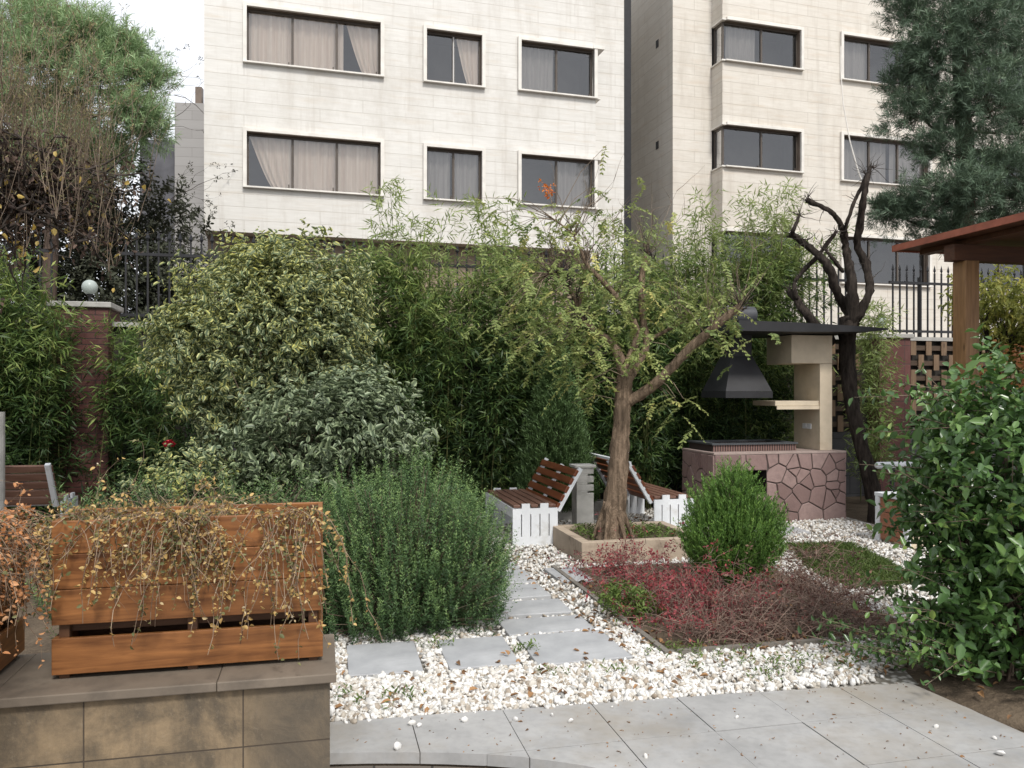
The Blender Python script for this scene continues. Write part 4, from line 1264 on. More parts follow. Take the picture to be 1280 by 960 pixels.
# ---------------------------------------------------------------- dark cypress behind the bench
def cone_conifer(name, lab, cx, cy, h, r, n, mat, seed, bark=M_darkbark, l=.05, low=.05, power=.8):
    base = (cx, cy, 0)
    t = thing(name, lab, 'tree', base)
    z = low + (1 - low) * rng.random(n) ** 1.15
    prof = r * np.clip(1 - z, 0.02, 1) ** power * np.clip(z / .12, .45, 1)
    az = rng.random(n) * 6.28
    dirs = np.stack([np.cos(az), np.sin(az), z * 3], 1)
    k = prof * (1 + .22 * lump(dirs, seed, 2.5)) * (1 - .45 * rng.random(n) ** 1.6)
    p = np.stack([cx + np.cos(az) * k, cy + np.sin(az) * k, z * h], 1)
    d = nrm(np.stack([np.cos(az) * .55, np.sin(az) * .55, np.full(n, .9)], 1) + rng.normal(size=(n, 3)) * .2)
    L = sprig(p - d * .05, d, .16, 12, l, l * .22, .45, -.15, .3)
    leaves('foliage', L, mat, t, base, 'quad', 0, .1)
    MB().tube([(0, 0, -.05), (0, 0, h * .5), (0, 0, h * .93)], [.06, .04, .008], 8).build('trunk', bark, t)
cone_conifer('cypress', 'dark green conical cypress behind the bench', .57, 10.75, 2.36, .55, 5200, M_cyp, 5)

# ---------------------------------------------------------------- round arborvitae
base = (1.86, 7.0, 0)
t = thing('arborvitae', 'bright green egg-shaped arborvitae in the barberry bed', 'shrub', base)
Ea = [(1.86, 7.0, .45, .42, .40, .46), (1.73, 6.92, .42, .30, .3, .31), (2.0, 6.93, .43, .29, .3, .33), (1.87, 6.97, .78, .22, .22, .26)]
p, nn = shell(Ea, 2700, .45, .20, 31, .04, 5.5)
d = nrm(nn * .5 + np.array((0, 0, .8)) + rng.normal(size=p.shape) * .16)
rr = np.clip(rng.normal(size=len(p)) * .2 + .4, 0, 1)
L = sprig(p - d * .08, d, .11 + rng.random(len(p)) * .07, 24, .027, .0085, .42, -.2, .25, rr, .02, .2, .1)
L['r'] = np.clip(L['r'] * .75 + L['t'] * .3, 0, 1)
leaves('foliage', L, M_arb, t, base, 'quad', 0, .1)
MB().tube([(0, 0, -.05), (0, 0, .3), (.03, 0, .6)], [.035, .03, .01], 7).build('trunk', M_darkbark, t)
c = np.array(base) + (0, 0, .12)
sticks('branches', np.repeat([c], 200, 0), p[:200], .006, .002, M_darktwig, t, base)

# ---------------------------------------------------------------- barberries
def barberry(lab, spots, base, mat, n, leafn, seed, ln=.55, up=.1):
    t = thing('barberry_shrub', lab, 'shrub', base)
    cs = np.array([spots[i] for i in rng.integers(0, len(spots), n)])
    st = np.concatenate([cs + rng.normal(size=(n, 2)) * .09, np.full((n, 1), .01)], 1)
    az = rng.random(n) * 6.28
    el = np.abs(rng.normal(size=n)) * .5 + .35
    d = np.stack([np.cos(az), np.sin(az), el * 1.3], 1)
    a, b, r0, r1, tp, td = twigs(st, d, ln * (.6 + rng.random(n) * .7), 5, .22, -.20, .0038, 2)
    ok = b[:, 2] > .0
    sticks('branches', a[ok], b[ok], r0[ok], r1[ok], M_redtwig, t, base)
    m = leafn
    i = rng.integers(0, len(a), m)
    pos = a[i] + (b[i] - a[i]) * rng.random((m, 1)); d0 = nrm(b[i] - a[i])
    keep = pos[:, 2] > .03
    L = sprig(pos[keep], nrm(d0[keep] + rng.normal(size=(keep.sum(), 3)) * .4), .03, 3, .024, .013, .75, 0, .3, np.clip(rng.normal(size=keep.sum()) * .28 + .5, 0, 1))
    leaves('foliage', L, mat, t, base, 'quad', 0, .1)
def G2(px, py):
    q = G(px, py); return (q[0], q[1])
barberry('crimson barberry with thin spreading twigs at the left of the bed', [G2(790, 738), G2(850, 745), G2(900, 760), G2(830, 770), G2(880, 785), G2(770, 718)], (*G2(850, 750), 0), M_berb, 380, 4600, 1, .46)
barberry('dull purple-brown barberry with bare twigs at the right of the arborvitae', [G2(1000, 735), G2(1040, 750), G2(985, 770), G2(1045, 780), G2(940, 785), G2(1010, 700)], (*G2(1010, 755), 0), M_berb2, 380, 1700, 2, .46)
barberry('thin brown twiggy barberry along the front edging of the bed', [G2(880, 800), G2(930, 798), G2(1000, 795), G2(1060, 792)], (*G2(960, 798), 0), M_berb2, 230, 420, 3, .38)
# green low plant in the bed
t = thing('ground_plant', 'small green leafy plant under the left side of the crimson barberry', 'plant', (*G2(790, 770), 0))
p, nn = shell([(*G2(785, 768), .05, .2, .3, .14)], 150, .7, .2, 8)
leaves('foliage', sprig(p, nrm(nn + (0, 0, .8)), .06, 6, .035, .014, .6), M_weed, t, (*G2(790, 770), 0))

# ---------------------------------------------------------------- trailing shrubs in the planters
def trailing(lab, par_loc, rz, Lx, mat, nn_, leafn, seed, green=.25, xr=(.0, 1.0), far=1.0, clump=False, Wy=.40):
    base = np.array(par_loc) + np.array((0, 0, .6))
    t = thing('trailing_shrub', lab, 'shrub', base, rz)
    n = nn_
    mc = np.array([.04, .12, .20, .36, .42, .46, .52, .58]) if clump else rng.random(12)
    u = np.clip(mc[rng.integers(0, len(mc), n)] + rng.normal(size=n) * .045, .01, .97)
    st = np.stack([u * Lx, Wy * (.10 + .6 * rng.random(n)), np.full(n, .0)], 1)
    # mound part
    az = rng.random(n) * 6.28
    d = np.stack([np.cos(az) - .2, np.sin(az) - .12, .55 + rng.random(n) * .7], 1)
    ln = (.20 + rng.random(n) ** 2.5 * .40) * far
    a, b, r0, r1, tp, td = twigs(st, d, ln, 6, .25, -.27, .0028, 2)
    # hanging strands over the front: (place, spread, number, longest)
    CL = [(.10, .04, 3, .22), (.20, .025, 6, .38), (.27, .02, 6, .34), (.375, .022, 13, .50), (.445, .022, 14, .60), (.52, .02, 11, .46), (.61, .03, 3, .2), (.735, .012, 8, .62), (.80, .012, 5, .52), (.885, .018, 12, .60), (.94, .018, 14, .66)] if clump else [(q, .05, 9, .5) for q in np.linspace(.05, .95, 12)]
    ux = np.concatenate([np.clip(c_ + rng.normal(size=k_) * s_, .02, .985) for c_, s_, k_, l_ in CL]) * Lx
    lens = np.concatenate([l_ * (.35 + .65 * rng.random(k_)) for c_, s_, k_, l_ in CL]) + .12
    m = len(ux)
    s2 = np.stack([ux, np.full(m, .03) - rng.random(m) * .02, np.full(m, .10)], 1)
    d2 = np.stack([rng.normal(size=m) * .5, -.55 - rng.random(m) * .35, np.full(m, .15)], 1)
    P2 = s2; D2 = nrm(d2)
    A2, B2 = [], []
    for i in range(9):
        D2 = nrm(D2 + rng.normal(size=(m, 3)) * .22 + np.array((0, .03, -.42)))
        q = P2 + D2 * (lens / 9)[:, None]
        q[:, 1] = np.minimum(q[:, 1], -.008)
        A2.append(P2); B2.append(q); P2 = q
    a2, b2 = np.concatenate(A2), np.concatenate(B2)
    aa = np.concatenate([a, a2]); bb = np.concatenate([b, b2])
    # keep twigs out of the boards
    ins = lambda q: (q[:, 2] < .05) & (q[:, 1] > -.006) & (q[:, 1] < .02)
    ok = ~(ins(aa) | ins(bb)) & (bb[:, 2] > -.66)
    aa, bb = aa[ok], bb[ok]
    rr0 = np.concatenate([r0, np.full(len(a2), .0018)])[ok]
    sticks('stems', aa, bb, rr0, rr0 * .8, M_straw, t)
    wt = np.where(np.arange(len(aa)) < (ok[:len(a)].sum()), 1.0, 2.6); i = rng.choice(len(aa), leafn, p=wt / wt.sum())
    pos = aa[i] + (bb[i] - aa[i]) * rng.random((leafn, 1))
    g_ = (lump(pos * 3, seed, 2.0) * .3 + rng.random(leafn)) < green
    d0 = nrm(nrm(bb[i] - aa[i]) + rng.normal(size=(leafn, 3)) * .3)
    for nm, mk, mt in (('foliage', ~g_, mat), ('green_foliage', g_, M_cgreen)):
        L = sprig(pos[mk], d0[mk], .02, 2, .0165, .0098, .75, .05, .4)
        leaves(nm, L, mt, t, (0, 0, 0), 'leaf', .2, .15)
    return t
trailing('russet trailing shrub spilling over the front of the middle planter', UV(-1.125, 3.87, .4165), A, 1.13, M_coto, 420, 5600, 3, .34, (.0, .70), .75, True)
trailing('bright orange trailing shrub in the planter at the left edge', UV(-1.36, 3.06, .4165), A + R(90), 1.23, M_coto2, 420, 4600, 4, .08, (.3, 1), .75)
# feathery green plant between the two planters
t = thing('feathery_plant', 'soft grey-green plant in the gap between the two planters', 'plant', (-2.15, 4.45, 0))
p, nn = shell([(-2.33, 4.5, .60, .2, .2, .42)], 260, .7, .2, 12)
leaves('foliage', sprig(p, nrm(nn * .5 + (0, 0, .8)), .16, 22, .03, .005, .6, -.1), M_rosem, t, (-2.15, 4.45, 0), 'quad')

# ---------------------------------------------------------------- glossy shrub at the right
base = (2.95, 4.75, 0)
t = thing('glossy_shrub', 'large dark green shrub with glossy leaves at the right edge', 'shrub', base)
Es = [(2.98, 4.8, 1.05, .66, .6, .78), (3.15, 4.7, .55, .62, .6, .58), (2.75, 4.75, 1.25, .38, .35, .40), (3.3, 4.7, 1.5, .45, .4, .36), (2.78, 4.7, .38, .42, .4, .36), (2.62, 4.75, .85, .26, .3, .3)]
p, nn = shell(Es, 1500, .5, .24, 41, .06, 5.5)
d = nrm(nn * .8 + np.array((0, 0, .5)) + rng.normal(size=p.shape) * .35)
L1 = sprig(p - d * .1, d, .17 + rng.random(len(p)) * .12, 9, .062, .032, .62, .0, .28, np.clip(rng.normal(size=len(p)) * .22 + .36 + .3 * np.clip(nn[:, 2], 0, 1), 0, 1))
# long low shoots to the left
ns = 95
st = np.array([2.62, 4.7, .12]) + rng.normal(size=(ns, 3)) * np.array((.08, .12, .05))
st[:, 2] = np.abs(st[:, 2]) + np.concatenate([rng.random(ns - 50) * .3, .4 + rng.random(50) * 1.15])
dd = np.stack([-1 + rng.normal(size=ns) * .25, rng.normal(size=ns) * .35, .25 + rng.normal(size=ns) * .25], 1)
ll = .20 + rng.random(ns) * .36
L2 = sprig(st, dd, ll, 14, .05, .026, .62, .0, .25)
s3 = np.array([2.5, 4.85, .10]) + rng.normal(size=(30, 3)) * np.array((.12, .18, .04)); s3[:, 2] = np.abs(s3[:, 2])
d3 = nrm(np.stack([-1 + rng.normal(size=30) * .2, rng.normal(size=30) * .4, .22 + rng.normal(size=30) * .12], 1)); l3 = .25 + rng.random(30) * .35
L3 = sprig(s3, d3, l3, 15, .042, .02, .62, .0, .25)
sticks('low_shoots', s3, s3 + d3 * l3[:, None], .004, .0015, M_twig, t, base)
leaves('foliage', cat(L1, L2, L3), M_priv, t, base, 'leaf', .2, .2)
m = 160; c = np.array(base)
s0 = c + rng.normal(size=(m, 3)) * np.array((.12, .12, 0)); mid = s0 + (p[:m] - s0) * .5 + (0, 0, .12)
dn_ = nrm(dd)
sticks('stems', np.concatenate([s0, mid, st]), np.concatenate([mid, p[:m], st + dn_ * ll[:, None]]), np.concatenate([np.full(m, .012), np.full(m, .007), np.full(ns, .004)]),
       np.concatenate([np.full(m, .007), np.full(m, .002), np.full(ns, .0015)]), M_twig, t, base)
struct(MB().lathe(tuple(UV(4.02, 3.9, -.06)), [(.80, 0), (.72, .05), (.5, .10), (.25, .13), (.02, .135)], 24).build('soil_mound', M_soil, None, True))

# ---------------------------------------------------------------- the pruned tree in the raised bed
base = P(765, 668, 8.25); base[2] = .15
t = thing('pruned_tree', 'pruned tree with a fissured leaning trunk and drooping pinnate leaves in the raised bed', 'tree', base)
D = 8.25
mb = MB()
limb(mb, path([(763, 676), (765, 655), (769, 625), (773, 580), (777, 530), (779, 495), (781, 470)], D), [.158, .128, .108, .094, .084, .082, .078], 18, 6, .09)
for k in range(6):                     # root flare
    a_ = k * 1.05
    c0 = P(766, 640, D)
    limb(mb, [c0 + (math.cos(a_) * .06, math.sin(a_) * .06, .1), c0 + (math.cos(a_) * .13, math.sin(a_) * .13, -.08), np.array((c0[0] + math.cos(a_) * .22, c0[1] + math.sin(a_) * .22, .13))], [.04, .028, .01], 7, 3, .08)
mb.build('trunk', M_bark, t, True, rel=base)
LIM = [([(783, 502), (806, 490), (830, 469), (857, 441), (890, 411), (926, 382)], [8.25, 8.2, 8.1, 8.0, 7.9, 7.85], [.085, .072, .066, .062, .055, .05]),
       ([(781, 480), (778, 458), (766, 432), (748, 417), (733, 405)], [8.25, 8.25, 8.3, 8.35, 8.4], [.085, .075, .062, .055, .06]),
       ([(782, 472), (790, 440), (796, 411), (769, 369), (745, 343), (733, 330), (718, 296), (694, 275)], [8.25, 8.3, 8.35, 8.4, 8.4, 8.4, 8.4, 8.4], [.075, .06, .045, .04, .034, .028, .015, .008]),
       ([(784, 478), (800, 450), (808, 429), (804, 400), (802, 370), (803, 340), (809, 322)], [8.25, 8.4, 8.5, 8.5, 8.5, 8.5, 8.5], [.06, .055, .05, .046, .045, .04, .055]),
       ([(733, 405), (724, 385), (712, 362), (700, 348), (688, 342)], [8.4, 8.45, 8.5, 8.5, 8.5], [.04, .03, .024, .02, .014]),
       ([(724, 385), (728, 360), (731, 338)], [8.45, 8.4, 8.4], [.026, .02, .012]),
       ([(806, 428), (830, 415), (853, 403)], [8.5, 8.5, 8.5], [.03, .024, .015])]
for pts, ds, r in LIM:
    mb = MB(); limb(mb, path(pts, ds), [x * .74 for x in r], 10, 4, .10); mb.build('limb', M_bark, t, True, rel=base)
knobs = [(926, 384, 7.85, 8), (733, 405, 8.4, 8), (700, 345, 8.5, 14), (733, 328, 8.4, 8), (810, 320, 8.5, 9), (718, 296, 8.4, 6), (853, 403, 8.5, 6), (731, 338, 8.4, 8), (890, 411, 7.9, 5)]
st = np.concatenate([np.repeat([P(x, y, d)], n, 0) for x, y, d, n in knobs]); n = len(st)
dd = rnd3(n) * .8 + np.array((0, 0, 1.0))
a, b, r0, r1, tp, td = twigs(st, dd, .28 + rng.random(n) * .55, 5, .18, .08, .006, 2)
sticks('twigs', a, b, r0, r1, M_twig, t, base)
kq = np.concatenate([np.repeat([P(x, y, d)], k, 0) for x, y, d, k in [(706, 352, 8.5, 26), (694, 345, 8.5, 16), (733, 405, 8.4, 12), (722, 372, 8.45, 12), (812, 322, 8.5, 8), (926, 384, 7.85, 10), (740, 440, 8.35, 8)]])
a, b, r0, r1, tp, td = twigs(kq + rng.normal(size=kq.shape) * .02, rnd3(len(kq)) + (0, 0, .45), .10 + rng.random(len(kq)) * .22, 4, .3, .03, .008, 2)
sticks('knots', a, b, r0, r1, M_darktwig, t, base)
# pinnate leaves: clusters placed where the picture shows them
CLU = [(645, 395, 8.3, .32, 34), (700, 385, 8.2, .34, 40), (680, 330, 8.4, .30, 26), (725, 440, 8.2, .22, 18), (755, 350, 8.3, .34, 36), (690, 268, 8.4, .30, 16), (640, 300, 8.4, .25, 14),
       (800, 375, 8.4, .32, 34), (845, 380, 8.4, .30, 30), (880, 395, 8.1, .24, 26), (905, 410, 7.9, .20, 18), (793, 440, 8.0, .16, 16), (730, 475, 8.0, .16, 14), (740, 268, 8.4, .28, 14),
       (800, 275, 8.4, .32, 14), (840, 505, 8.0, .18, 10), (620, 275, 8.4, .18, 8), (700, 415, 8.1, .28, 26), (655, 430, 8.2, .22, 16), (765, 395, 8.2, .22, 18), (900, 365, 8.1, .2, 14)]
cp = np.concatenate([P(x, y, d) + rng.normal(size=(int(n * 1.25), 3)) * s * np.array((.75, .8, .62)) for x, y, d, s, n in CLU]); n = len(cp)
az = rng.random(n) * 6.28
rd = nrm(np.stack([np.cos(az), np.sin(az), .25 - rng.random(n) * 1.0], 1))
LS = []; RA, RB = [], []
rl = .14 + rng.random(n) ** 1.5 * .24
K = 9
side = nrm(np.cross(rd, np.array((0, 0, 1.0)))); shade = np.clip(rng.normal(size=n) * .25 + .45, 0, 1)
for k in range(K):
    q = (k + .7) / K
    droop = np.array((0, 0, -1)) * (rl * q * q * .42)[:, None]
    pos = cp + rd * (rl * q)[:, None] + droop
    dirk = nrm(rd + np.array((0, 0, -.85)) * q)
    for sg in (-1, 1):
        LS.append(dict(p=pos, d=nrm(side * sg * .9 + dirk * .55 + np.array((0, 0, -.28)) + rng.normal(size=(n, 3)) * .28), n=nrm(np.cross(side, dirk) * -1 + rng.normal(size=(n, 3)) * .5),
                       l=np.full(n, .054) * (.75 + rng.random(n) * .4) * (1 - abs(q - .5) * .5) * (1 + rng.normal(size=n) * .15), w=np.full(n, .0205), r=np.clip(shade + rng.normal(size=n) * .1, 0, 1)))
    q0 = k / K
    RA.append(cp + rd * (rl * q0)[:, None] + np.array((0, 0, -1)) * (rl * q0 * q0 * .42)[:, None]); RB.append(cp + rd * (rl * (q0 + 1 / K))[:, None] + np.array((0, 0, -1)) * (rl * (q0 + 1 / K) ** 2 * .42)[:, None])
leaves('foliage', cat(*LS), M_loc, t, base, 'leaf', .15, .1)
sticks('leaf_stalks', np.concatenate(RA), np.concatenate(RB), .0022, .0016, M_culm, t, base)
# twigs that carry the leaf clusters, from the nearest limb point
lp = np.concatenate([np.array(smooth_path(path(pts, ds), 4)) for pts, ds, r in LIM[:]])
far_ = lp
TA, TB, TC = [], [], []
for i in range(0, n, 3):
    j = np.argmin(np.linalg.norm(far_ - cp[i], axis=1)); s0 = far_[j]
    mid = (s0 + cp[i]) / 2 + np.array((0, 0, .12 * np.linalg.norm(s0 - cp[i])))
    TA += [s0, mid]; TB += [mid, cp[i]]; TC += [.006, .004]
sticks('shoots', np.array(TA), np.array(TB), np.array(TC), np.array(TC) * .5, M_twig, t, base)
cc = P(686, 236, 8.6) + rng.normal(size=(14, 3)) * .05
leaves('orange_leaves', sprig(cc, rnd3(14), .04, 3, .035, .02), m_leaf('orange_red_leaf', [(0, (.55, .12, .03)), (1, (.62, .22, .05))], .5, .3), t, base)
sticks('top_shoot', np.array([P(696, 276, 8.5), P(690, 255, 8.55)]), np.array([P(690, 255, 8.55), P(686, 234, 8.6)]), .005, .003, M_twig, t, base)
# weeds in the raised bed
t = thing('bed_weeds', 'small weeds growing round the tree foot in the raised bed', 'weeds', UV(3.0, 8.0, .16))
pw = np.concatenate([UV(2.6 + rng.random() * .95, 7.7 + rng.random() * .78, .16)[None] for _ in range(240)])
pw = pw[np.linalg.norm(pw[:, :2] - base[:2], axis=1) > .2]
leaves('foliage', sprig(pw, np.array((0, 0, 1.0)) + rnd3(len(pw)) * .3, .07, 6, .035, .012, .6), M_weed, t, UV(3.0, 8.0, .16))

# ---------------------------------------------------------------- bare pruned tree by the pergola
base = P(1096, 655, 10.75); base[2] = 0
t = thing('bare_tree', 'bare black pollarded tree with stubby twisted limbs behind the barbecue', 'tree', base)
D = 10.9
mb = MB(); limb(mb, path([(1097, 660), (1094, 630), (1084, 585), (1070, 530), (1060, 470), (1059, 425), (1061, 398)], [10.75, 10.78, 10.8, 10.85, 10.95, 11.05, 11.1]), [.14, .10, .095, .095, .10, .105, .115], 12, 4, .08)
mb.build('trunk', M_darkbark, t, True, rel=base)
D = 11.1
BL_ = [([(1063, 405), (1066, 390), (1064, 350), (1060, 325), (1057, 305), (1054, 288), (1042, 268), (1026, 258), (1009, 250)], [.13, .115, .095, .085, .07, .058, .045, .042, .05]),
       ([(1062, 402), (1058, 385), (1045, 362), (1035, 332), (1020, 316), (1000, 300), (989, 292)], [.11, .095, .085, .08, .07, .06, .06]),
       ([(989, 294), (992, 287), (996, 277), (999, 269)], [.05, .035, .03, .028]),
       ([(1040, 428), (1017, 402), (995, 374), (986, 363)], [.10, .09, .075, .06]),
       ([(995, 374), (993, 362), (997, 347), (1022, 320), (1045, 290)], [.06, .05, .042, .04, .036]),
       ([(1064, 405), (1075, 392), (1087, 362), (1082, 330), (1072, 305), (1075, 280), (1080, 245), (1084, 222), (1089, 209)], [.10, .085, .08, .078, .075, .068, .055, .05, .016]),
       ([(1056, 290), (1064, 262), (1076, 235), (1083, 220)], [.04, .034, .032, .04]),
       ([(1054, 340), (1040, 322), (1033, 314)], [.04, .035, .03])]
kn = []
for pts, r in BL_:
    ds = [D + .12 * math.sin(i * 1.3 + len(pts)) for i in range(len(pts))]; ds[0] = D
    q = path(pts, ds); mb = MB(); limb(mb, q, [x * .68 for x in r], 9, 5, .2); mb.build('limb', M_darkbark, t, True, rel=base); kn.append(q[-1])
kn = np.array(kn)
st = np.repeat(kn, 16, 0); st = np.concatenate([st, np.array(path([(1080, 300), (1084, 330), (1078, 262), (1070, 250), (1005, 305), (1040, 345), (1010, 300), (1030, 262), (1090, 350), (1076, 270), (1000, 345)] * 4, D))])
a, b, r0, r1, tp, td = twigs(st, rnd3(len(st)) + (0, 0, .5), .08 + rng.random(len(st)) ** 2 * .30, 4, .25, .03, .007)
sticks('twigs', a, b, r0, r1, M_darktwig, t, base)

# ---------------------------------------------------------------- pines
def pine(lab, base, trunk, tr, clus, mat, seed, nl=.11, nw=.006, per=22, nb=10):
    t = thing('pine_tree', lab, 'tree', base)
    mb = MB(); limb(mb, trunk, tr, 12, 4, .05); mb.build('trunk', M_pinebark, t, True, rel=base)
    tk = np.array(smooth_path(trunk, 6))
    BA, BB, R0 = [], [], []
    PS, DS, RS = [], [], []
    for (c, rx, rz, n) in clus:
        c = np.array(c)
        j = np.argmin(np.linalg.norm(tk - c - np.array((0, 0, -.25)), axis=1)); s0 = tk[j]
        mid = (s0 + c) / 2 + np.array((0, 0, -.05)) + rng.normal(size=3) * .1
        BA += [s0, mid]; BB += [mid, c]; R0 += [.045, .03]
        d = rnd3(n); k = 1 + .25 * lump(d, seed + len(BA), 3.0)
        n = int(n * 2.3); d = rnd3(n); k = 1 + .3 * lump(d, seed + len(BA), 3.0); p = c + d * np.array((rx, rx, rz)) * (k * (1 - .75 * rng.random(n)))[:, None]
        ii = rng.random(n) < .06
        for q in p[ii]:
            BA.append(c + (q - c) * .1); BB.append(q); R0.append(.008)
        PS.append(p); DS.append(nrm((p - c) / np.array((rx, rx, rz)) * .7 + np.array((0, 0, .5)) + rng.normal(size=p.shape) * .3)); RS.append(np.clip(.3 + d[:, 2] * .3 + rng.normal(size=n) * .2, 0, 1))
    PS, DS, RS = map(np.concatenate, (PS, DS, RS))
    L = sprig(PS, DS, .20, per, nl, nw, .5, .06, .25, RS)
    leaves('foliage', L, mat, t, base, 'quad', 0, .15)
    sticks('branches', np.array(BA), np.array(BB), np.array(R0), np.array(R0) * .6, M_pinebark, t, base)
PD = 17.0
b0 = P(1205, 490, PD); b0[2] = 0
tr_ = [np.array((b0[0], PD, 0)), P(1204, 330, PD), P(1207, 230, PD), P(1203, 130, PD), P(1198, 20, PD), P(1195, -110, PD), P(1194, -220, PD)]
cl_ = []
for (x, y, dx, rx, rz, n) in [(1140, 15, 0, .55, .45, 110), (1170, 60, -.6, .7, .5, 150), (1135, 100, .3, .55, .45, 110), (1215, 25, -.8, .8, .6, 170), (1260, 60, 0, .8, .6, 160), (1150, 140, -.3, .75, .5, 150), (1230, 120, -.9, .8, .55, 160),
                              (1270, 150, .3, .7, .5, 130), (1180, 185, -.5, .6, .4, 100), (1255, 205, -.4, .7, .45, 120), (1120, 265, .2, .55, .3, 90), (1165, 250, -.3, .75, .38, 140), (1215, 235, -1, .6, .4, 100), (1265, 255, .2, .65, .35, 110), (1185, 285, -.2, .5, .28, 70), (1105, 258, 0, .28, .2, 30),
                              (1240, 285, .3, .6, .28, 80), (1180, -60, 0, 1.2, .7, 200), (1250, -50, -.4, 1.1, .7, 180), (1300, 0, .2, 1.0, .8, 150), (1310, 120, 0, .9, .8, 120), (1205, -150, 0, 1.0, .9, 150), (1130, -40, .3, .7, .5, 100), (1310, 230, 0, .7, .6, 90)]:
    cl_.append((P(x, y + 4, PD + dx), rx * 1.05, rz * 1.35, int(n * 1.15)))
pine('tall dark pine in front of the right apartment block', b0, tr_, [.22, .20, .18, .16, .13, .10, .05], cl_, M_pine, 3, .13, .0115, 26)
PD = 15.5
b0 = P(60, 490, PD); b0[2] = 0
tr_ = [np.array((b0[0], PD, 0)), P(62, 350, PD), P(68, 220, PD), P(74, 100, PD), P(80, 30, PD)]
cl_ = []
for (x, y, dx, rx, rz, n) in [(75, 35, 0, .55, .4, 120), (115, 50, -.2, .6, .42, 150), (155, 65, .1, .55, .4, 130), (185, 100, 0, .42, .4, 100), (170, 140, -.3, .5, .35, 110), (185, 165, .1, .38, .3, 70), (125, 95, -.4, .6, .4, 130), (60, 75, -.3, .6, .42, 120), (20, 60, 0, .7, .6, 150), (10, 130, -.3, .6, .5, 110), (50, 140, .2, .6, .5, 100), (90, 140, .3, .6, .5, 100), (40, 20, .2, .6, .4, 110), (-40, 90, 0, .9, .9, 140), (100, 180, -.2, .6, .4, 110), (40, 190, -.2, .7, .45, 120), (140, 195, .2, .5, .35, 80), (0, 200, 0, .7, .6, 110), (80, 235, .1, .6, .4, 90)]:
    cl_.append((P(x, y, PD + dx), rx, rz, n))
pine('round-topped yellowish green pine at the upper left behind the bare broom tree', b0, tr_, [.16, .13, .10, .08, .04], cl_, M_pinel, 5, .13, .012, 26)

# ---------------------------------------------------------------- broom-like twiggy tree at the upper left
base = P(-150, 690, 6.4); base[2] = 0
t = thing('broom_tree', 'pollarded tree with upright brown twigs and a few yellow leaves, upper left', 'tree', base)
mb = MB(); limb(mb, [base + (0, 0, -.05), base + (.02, 0, 1.3), base + (.1, 0, 2.5), base + (.75, 0, 3.05)], [.12, .10, .10, .11], 11, 4, .05); mb.build('trunk', M_darkbark, t, True, rel=base)
hd = P(28, 240, 6.4)
m = 85
dirs = rnd3(m) * np.array((1.0, .9, .7))
ha, hb, hr0, hr1, htp, htd = twigs(np.repeat([hd], m, 0), dirs, .35 + rng.random(m) * .5, 4, .4, .02, .02, 3)
sticks('head', ha, hb, hr0, hr1, M_darktwig, t, base)
m = 300
st = htp[rng.integers(0, len(htp), m)]
dv = np.stack([rng.normal(size=m) * .13 + .05, rng.normal(size=m) * .15, np.ones(m)], 1)
ta, tb, tr0, tr1, tp, td = twigs(st, dv, .45 + rng.random(m) * .85, 5, .07, .04, .0038, 2)
sticks('upright_twigs', ta, tb, tr0, tr1, M_twig, t, base)
i = rng.integers(0, len(ha), 130)
yp = ha[i] + rng.normal(size=(130, 3)) * .12 + np.array((.1, 0, -.1))
j = rng.integers(0, len(ha), 1500)
leaves('brown_leaves', sprig(ha[j] + rng.normal(size=(1500, 3)) * .05, rnd3(1500) + (0, 0, -.3), .05, 2, .04, .02, .5, .2), m_leaf('withered_leaf', [(0, (.035, .024, .02)), (1, (.11, .07, .05))], .7, .1), t, base)
leaves('yellow_leaves', sprig(yp, rnd3(130) + (0, 0, -.6), .05, 1, .055, .034, .5, .3), M_yel, t, base)
i = rng.integers(0, len(ta), 3600)
leaves('dry_leaves', sprig(ta[i] + (tb[i] - ta[i]) * rng.random((3600, 1)), rnd3(3600) * .6 + (0, 0, .8), .04, 2, .03, .006, .4), m_leaf('dry_bud', [(0, (.15, .13, .06)), (1, (.34, .29, .15))], .6, .3), t, base)

# ---------------------------------------------------------------- dark bare trees behind the fence at the left
def bare(lab, base, h, n, seed, spread=.5, leafn=0):
    t = thing('bare_tree', lab, 'tree', base)
    b = np.array(base)
    mb = MB(); tk = [b + (0, 0, -.1), b + (.05, 0, h * .3), b + (-.05, .05, h * .55), b + (.1, 0, h * .8)]; limb(mb, tk, [.13, .11, .08, .04], 9, 4, .05); mb.build('trunk', M_darkbark, t, True, rel=base)
    tk = np.array(smooth_path(tk, 8))
    i = rng.integers(6, len(tk), n)
    d = rnd3(n) * np.array((1, 1, .4)) + np.array((0, 0, .45))
    a, b2, r0, r1, tp, td = twigs(tk[i], d, h * spread * (.4 + rng.random(n) * .6), 6, .22, .03, .02, 4)
    a3, b3, r3, r4, tp3, td3 = twigs(tp, td, .5 + rng.random(len(tp)) * .5, 4, .3, .02, .006, 3)
    sticks('branches', np.concatenate([a, a3]), np.concatenate([b2, b3]), np.concatenate([r0, r3]), np.concatenate([r1, r4]), M_darktwig, t, base)
    if leafn:
        i = rng.integers(0, len(a3), leafn)
        leaves('foliage', sprig(b3[i], rnd3(leafn), .1, 5, .06, .025, .6, .1), m_leaf('dull_leaf', [(0, (.03, .034, .022)), (1, (.075, .075, .045))], .6, .2), t, base)
bare('dark leafless tree with fine branches behind the iron fence, beside the left apartment block', (-9.0, 18.5, 0), 7.2, 34, 1, .30, 1500)
bare('second dark leafless tree further left behind the fence, below the pine', (-10.0, 19.0, 0), 7.0, 30, 2, .36, 1900)
bare('tall thin leafless tree with branches against the sky above the pine', (-11.2, 23, 0), 13.0, 22, 3, .28, 250)
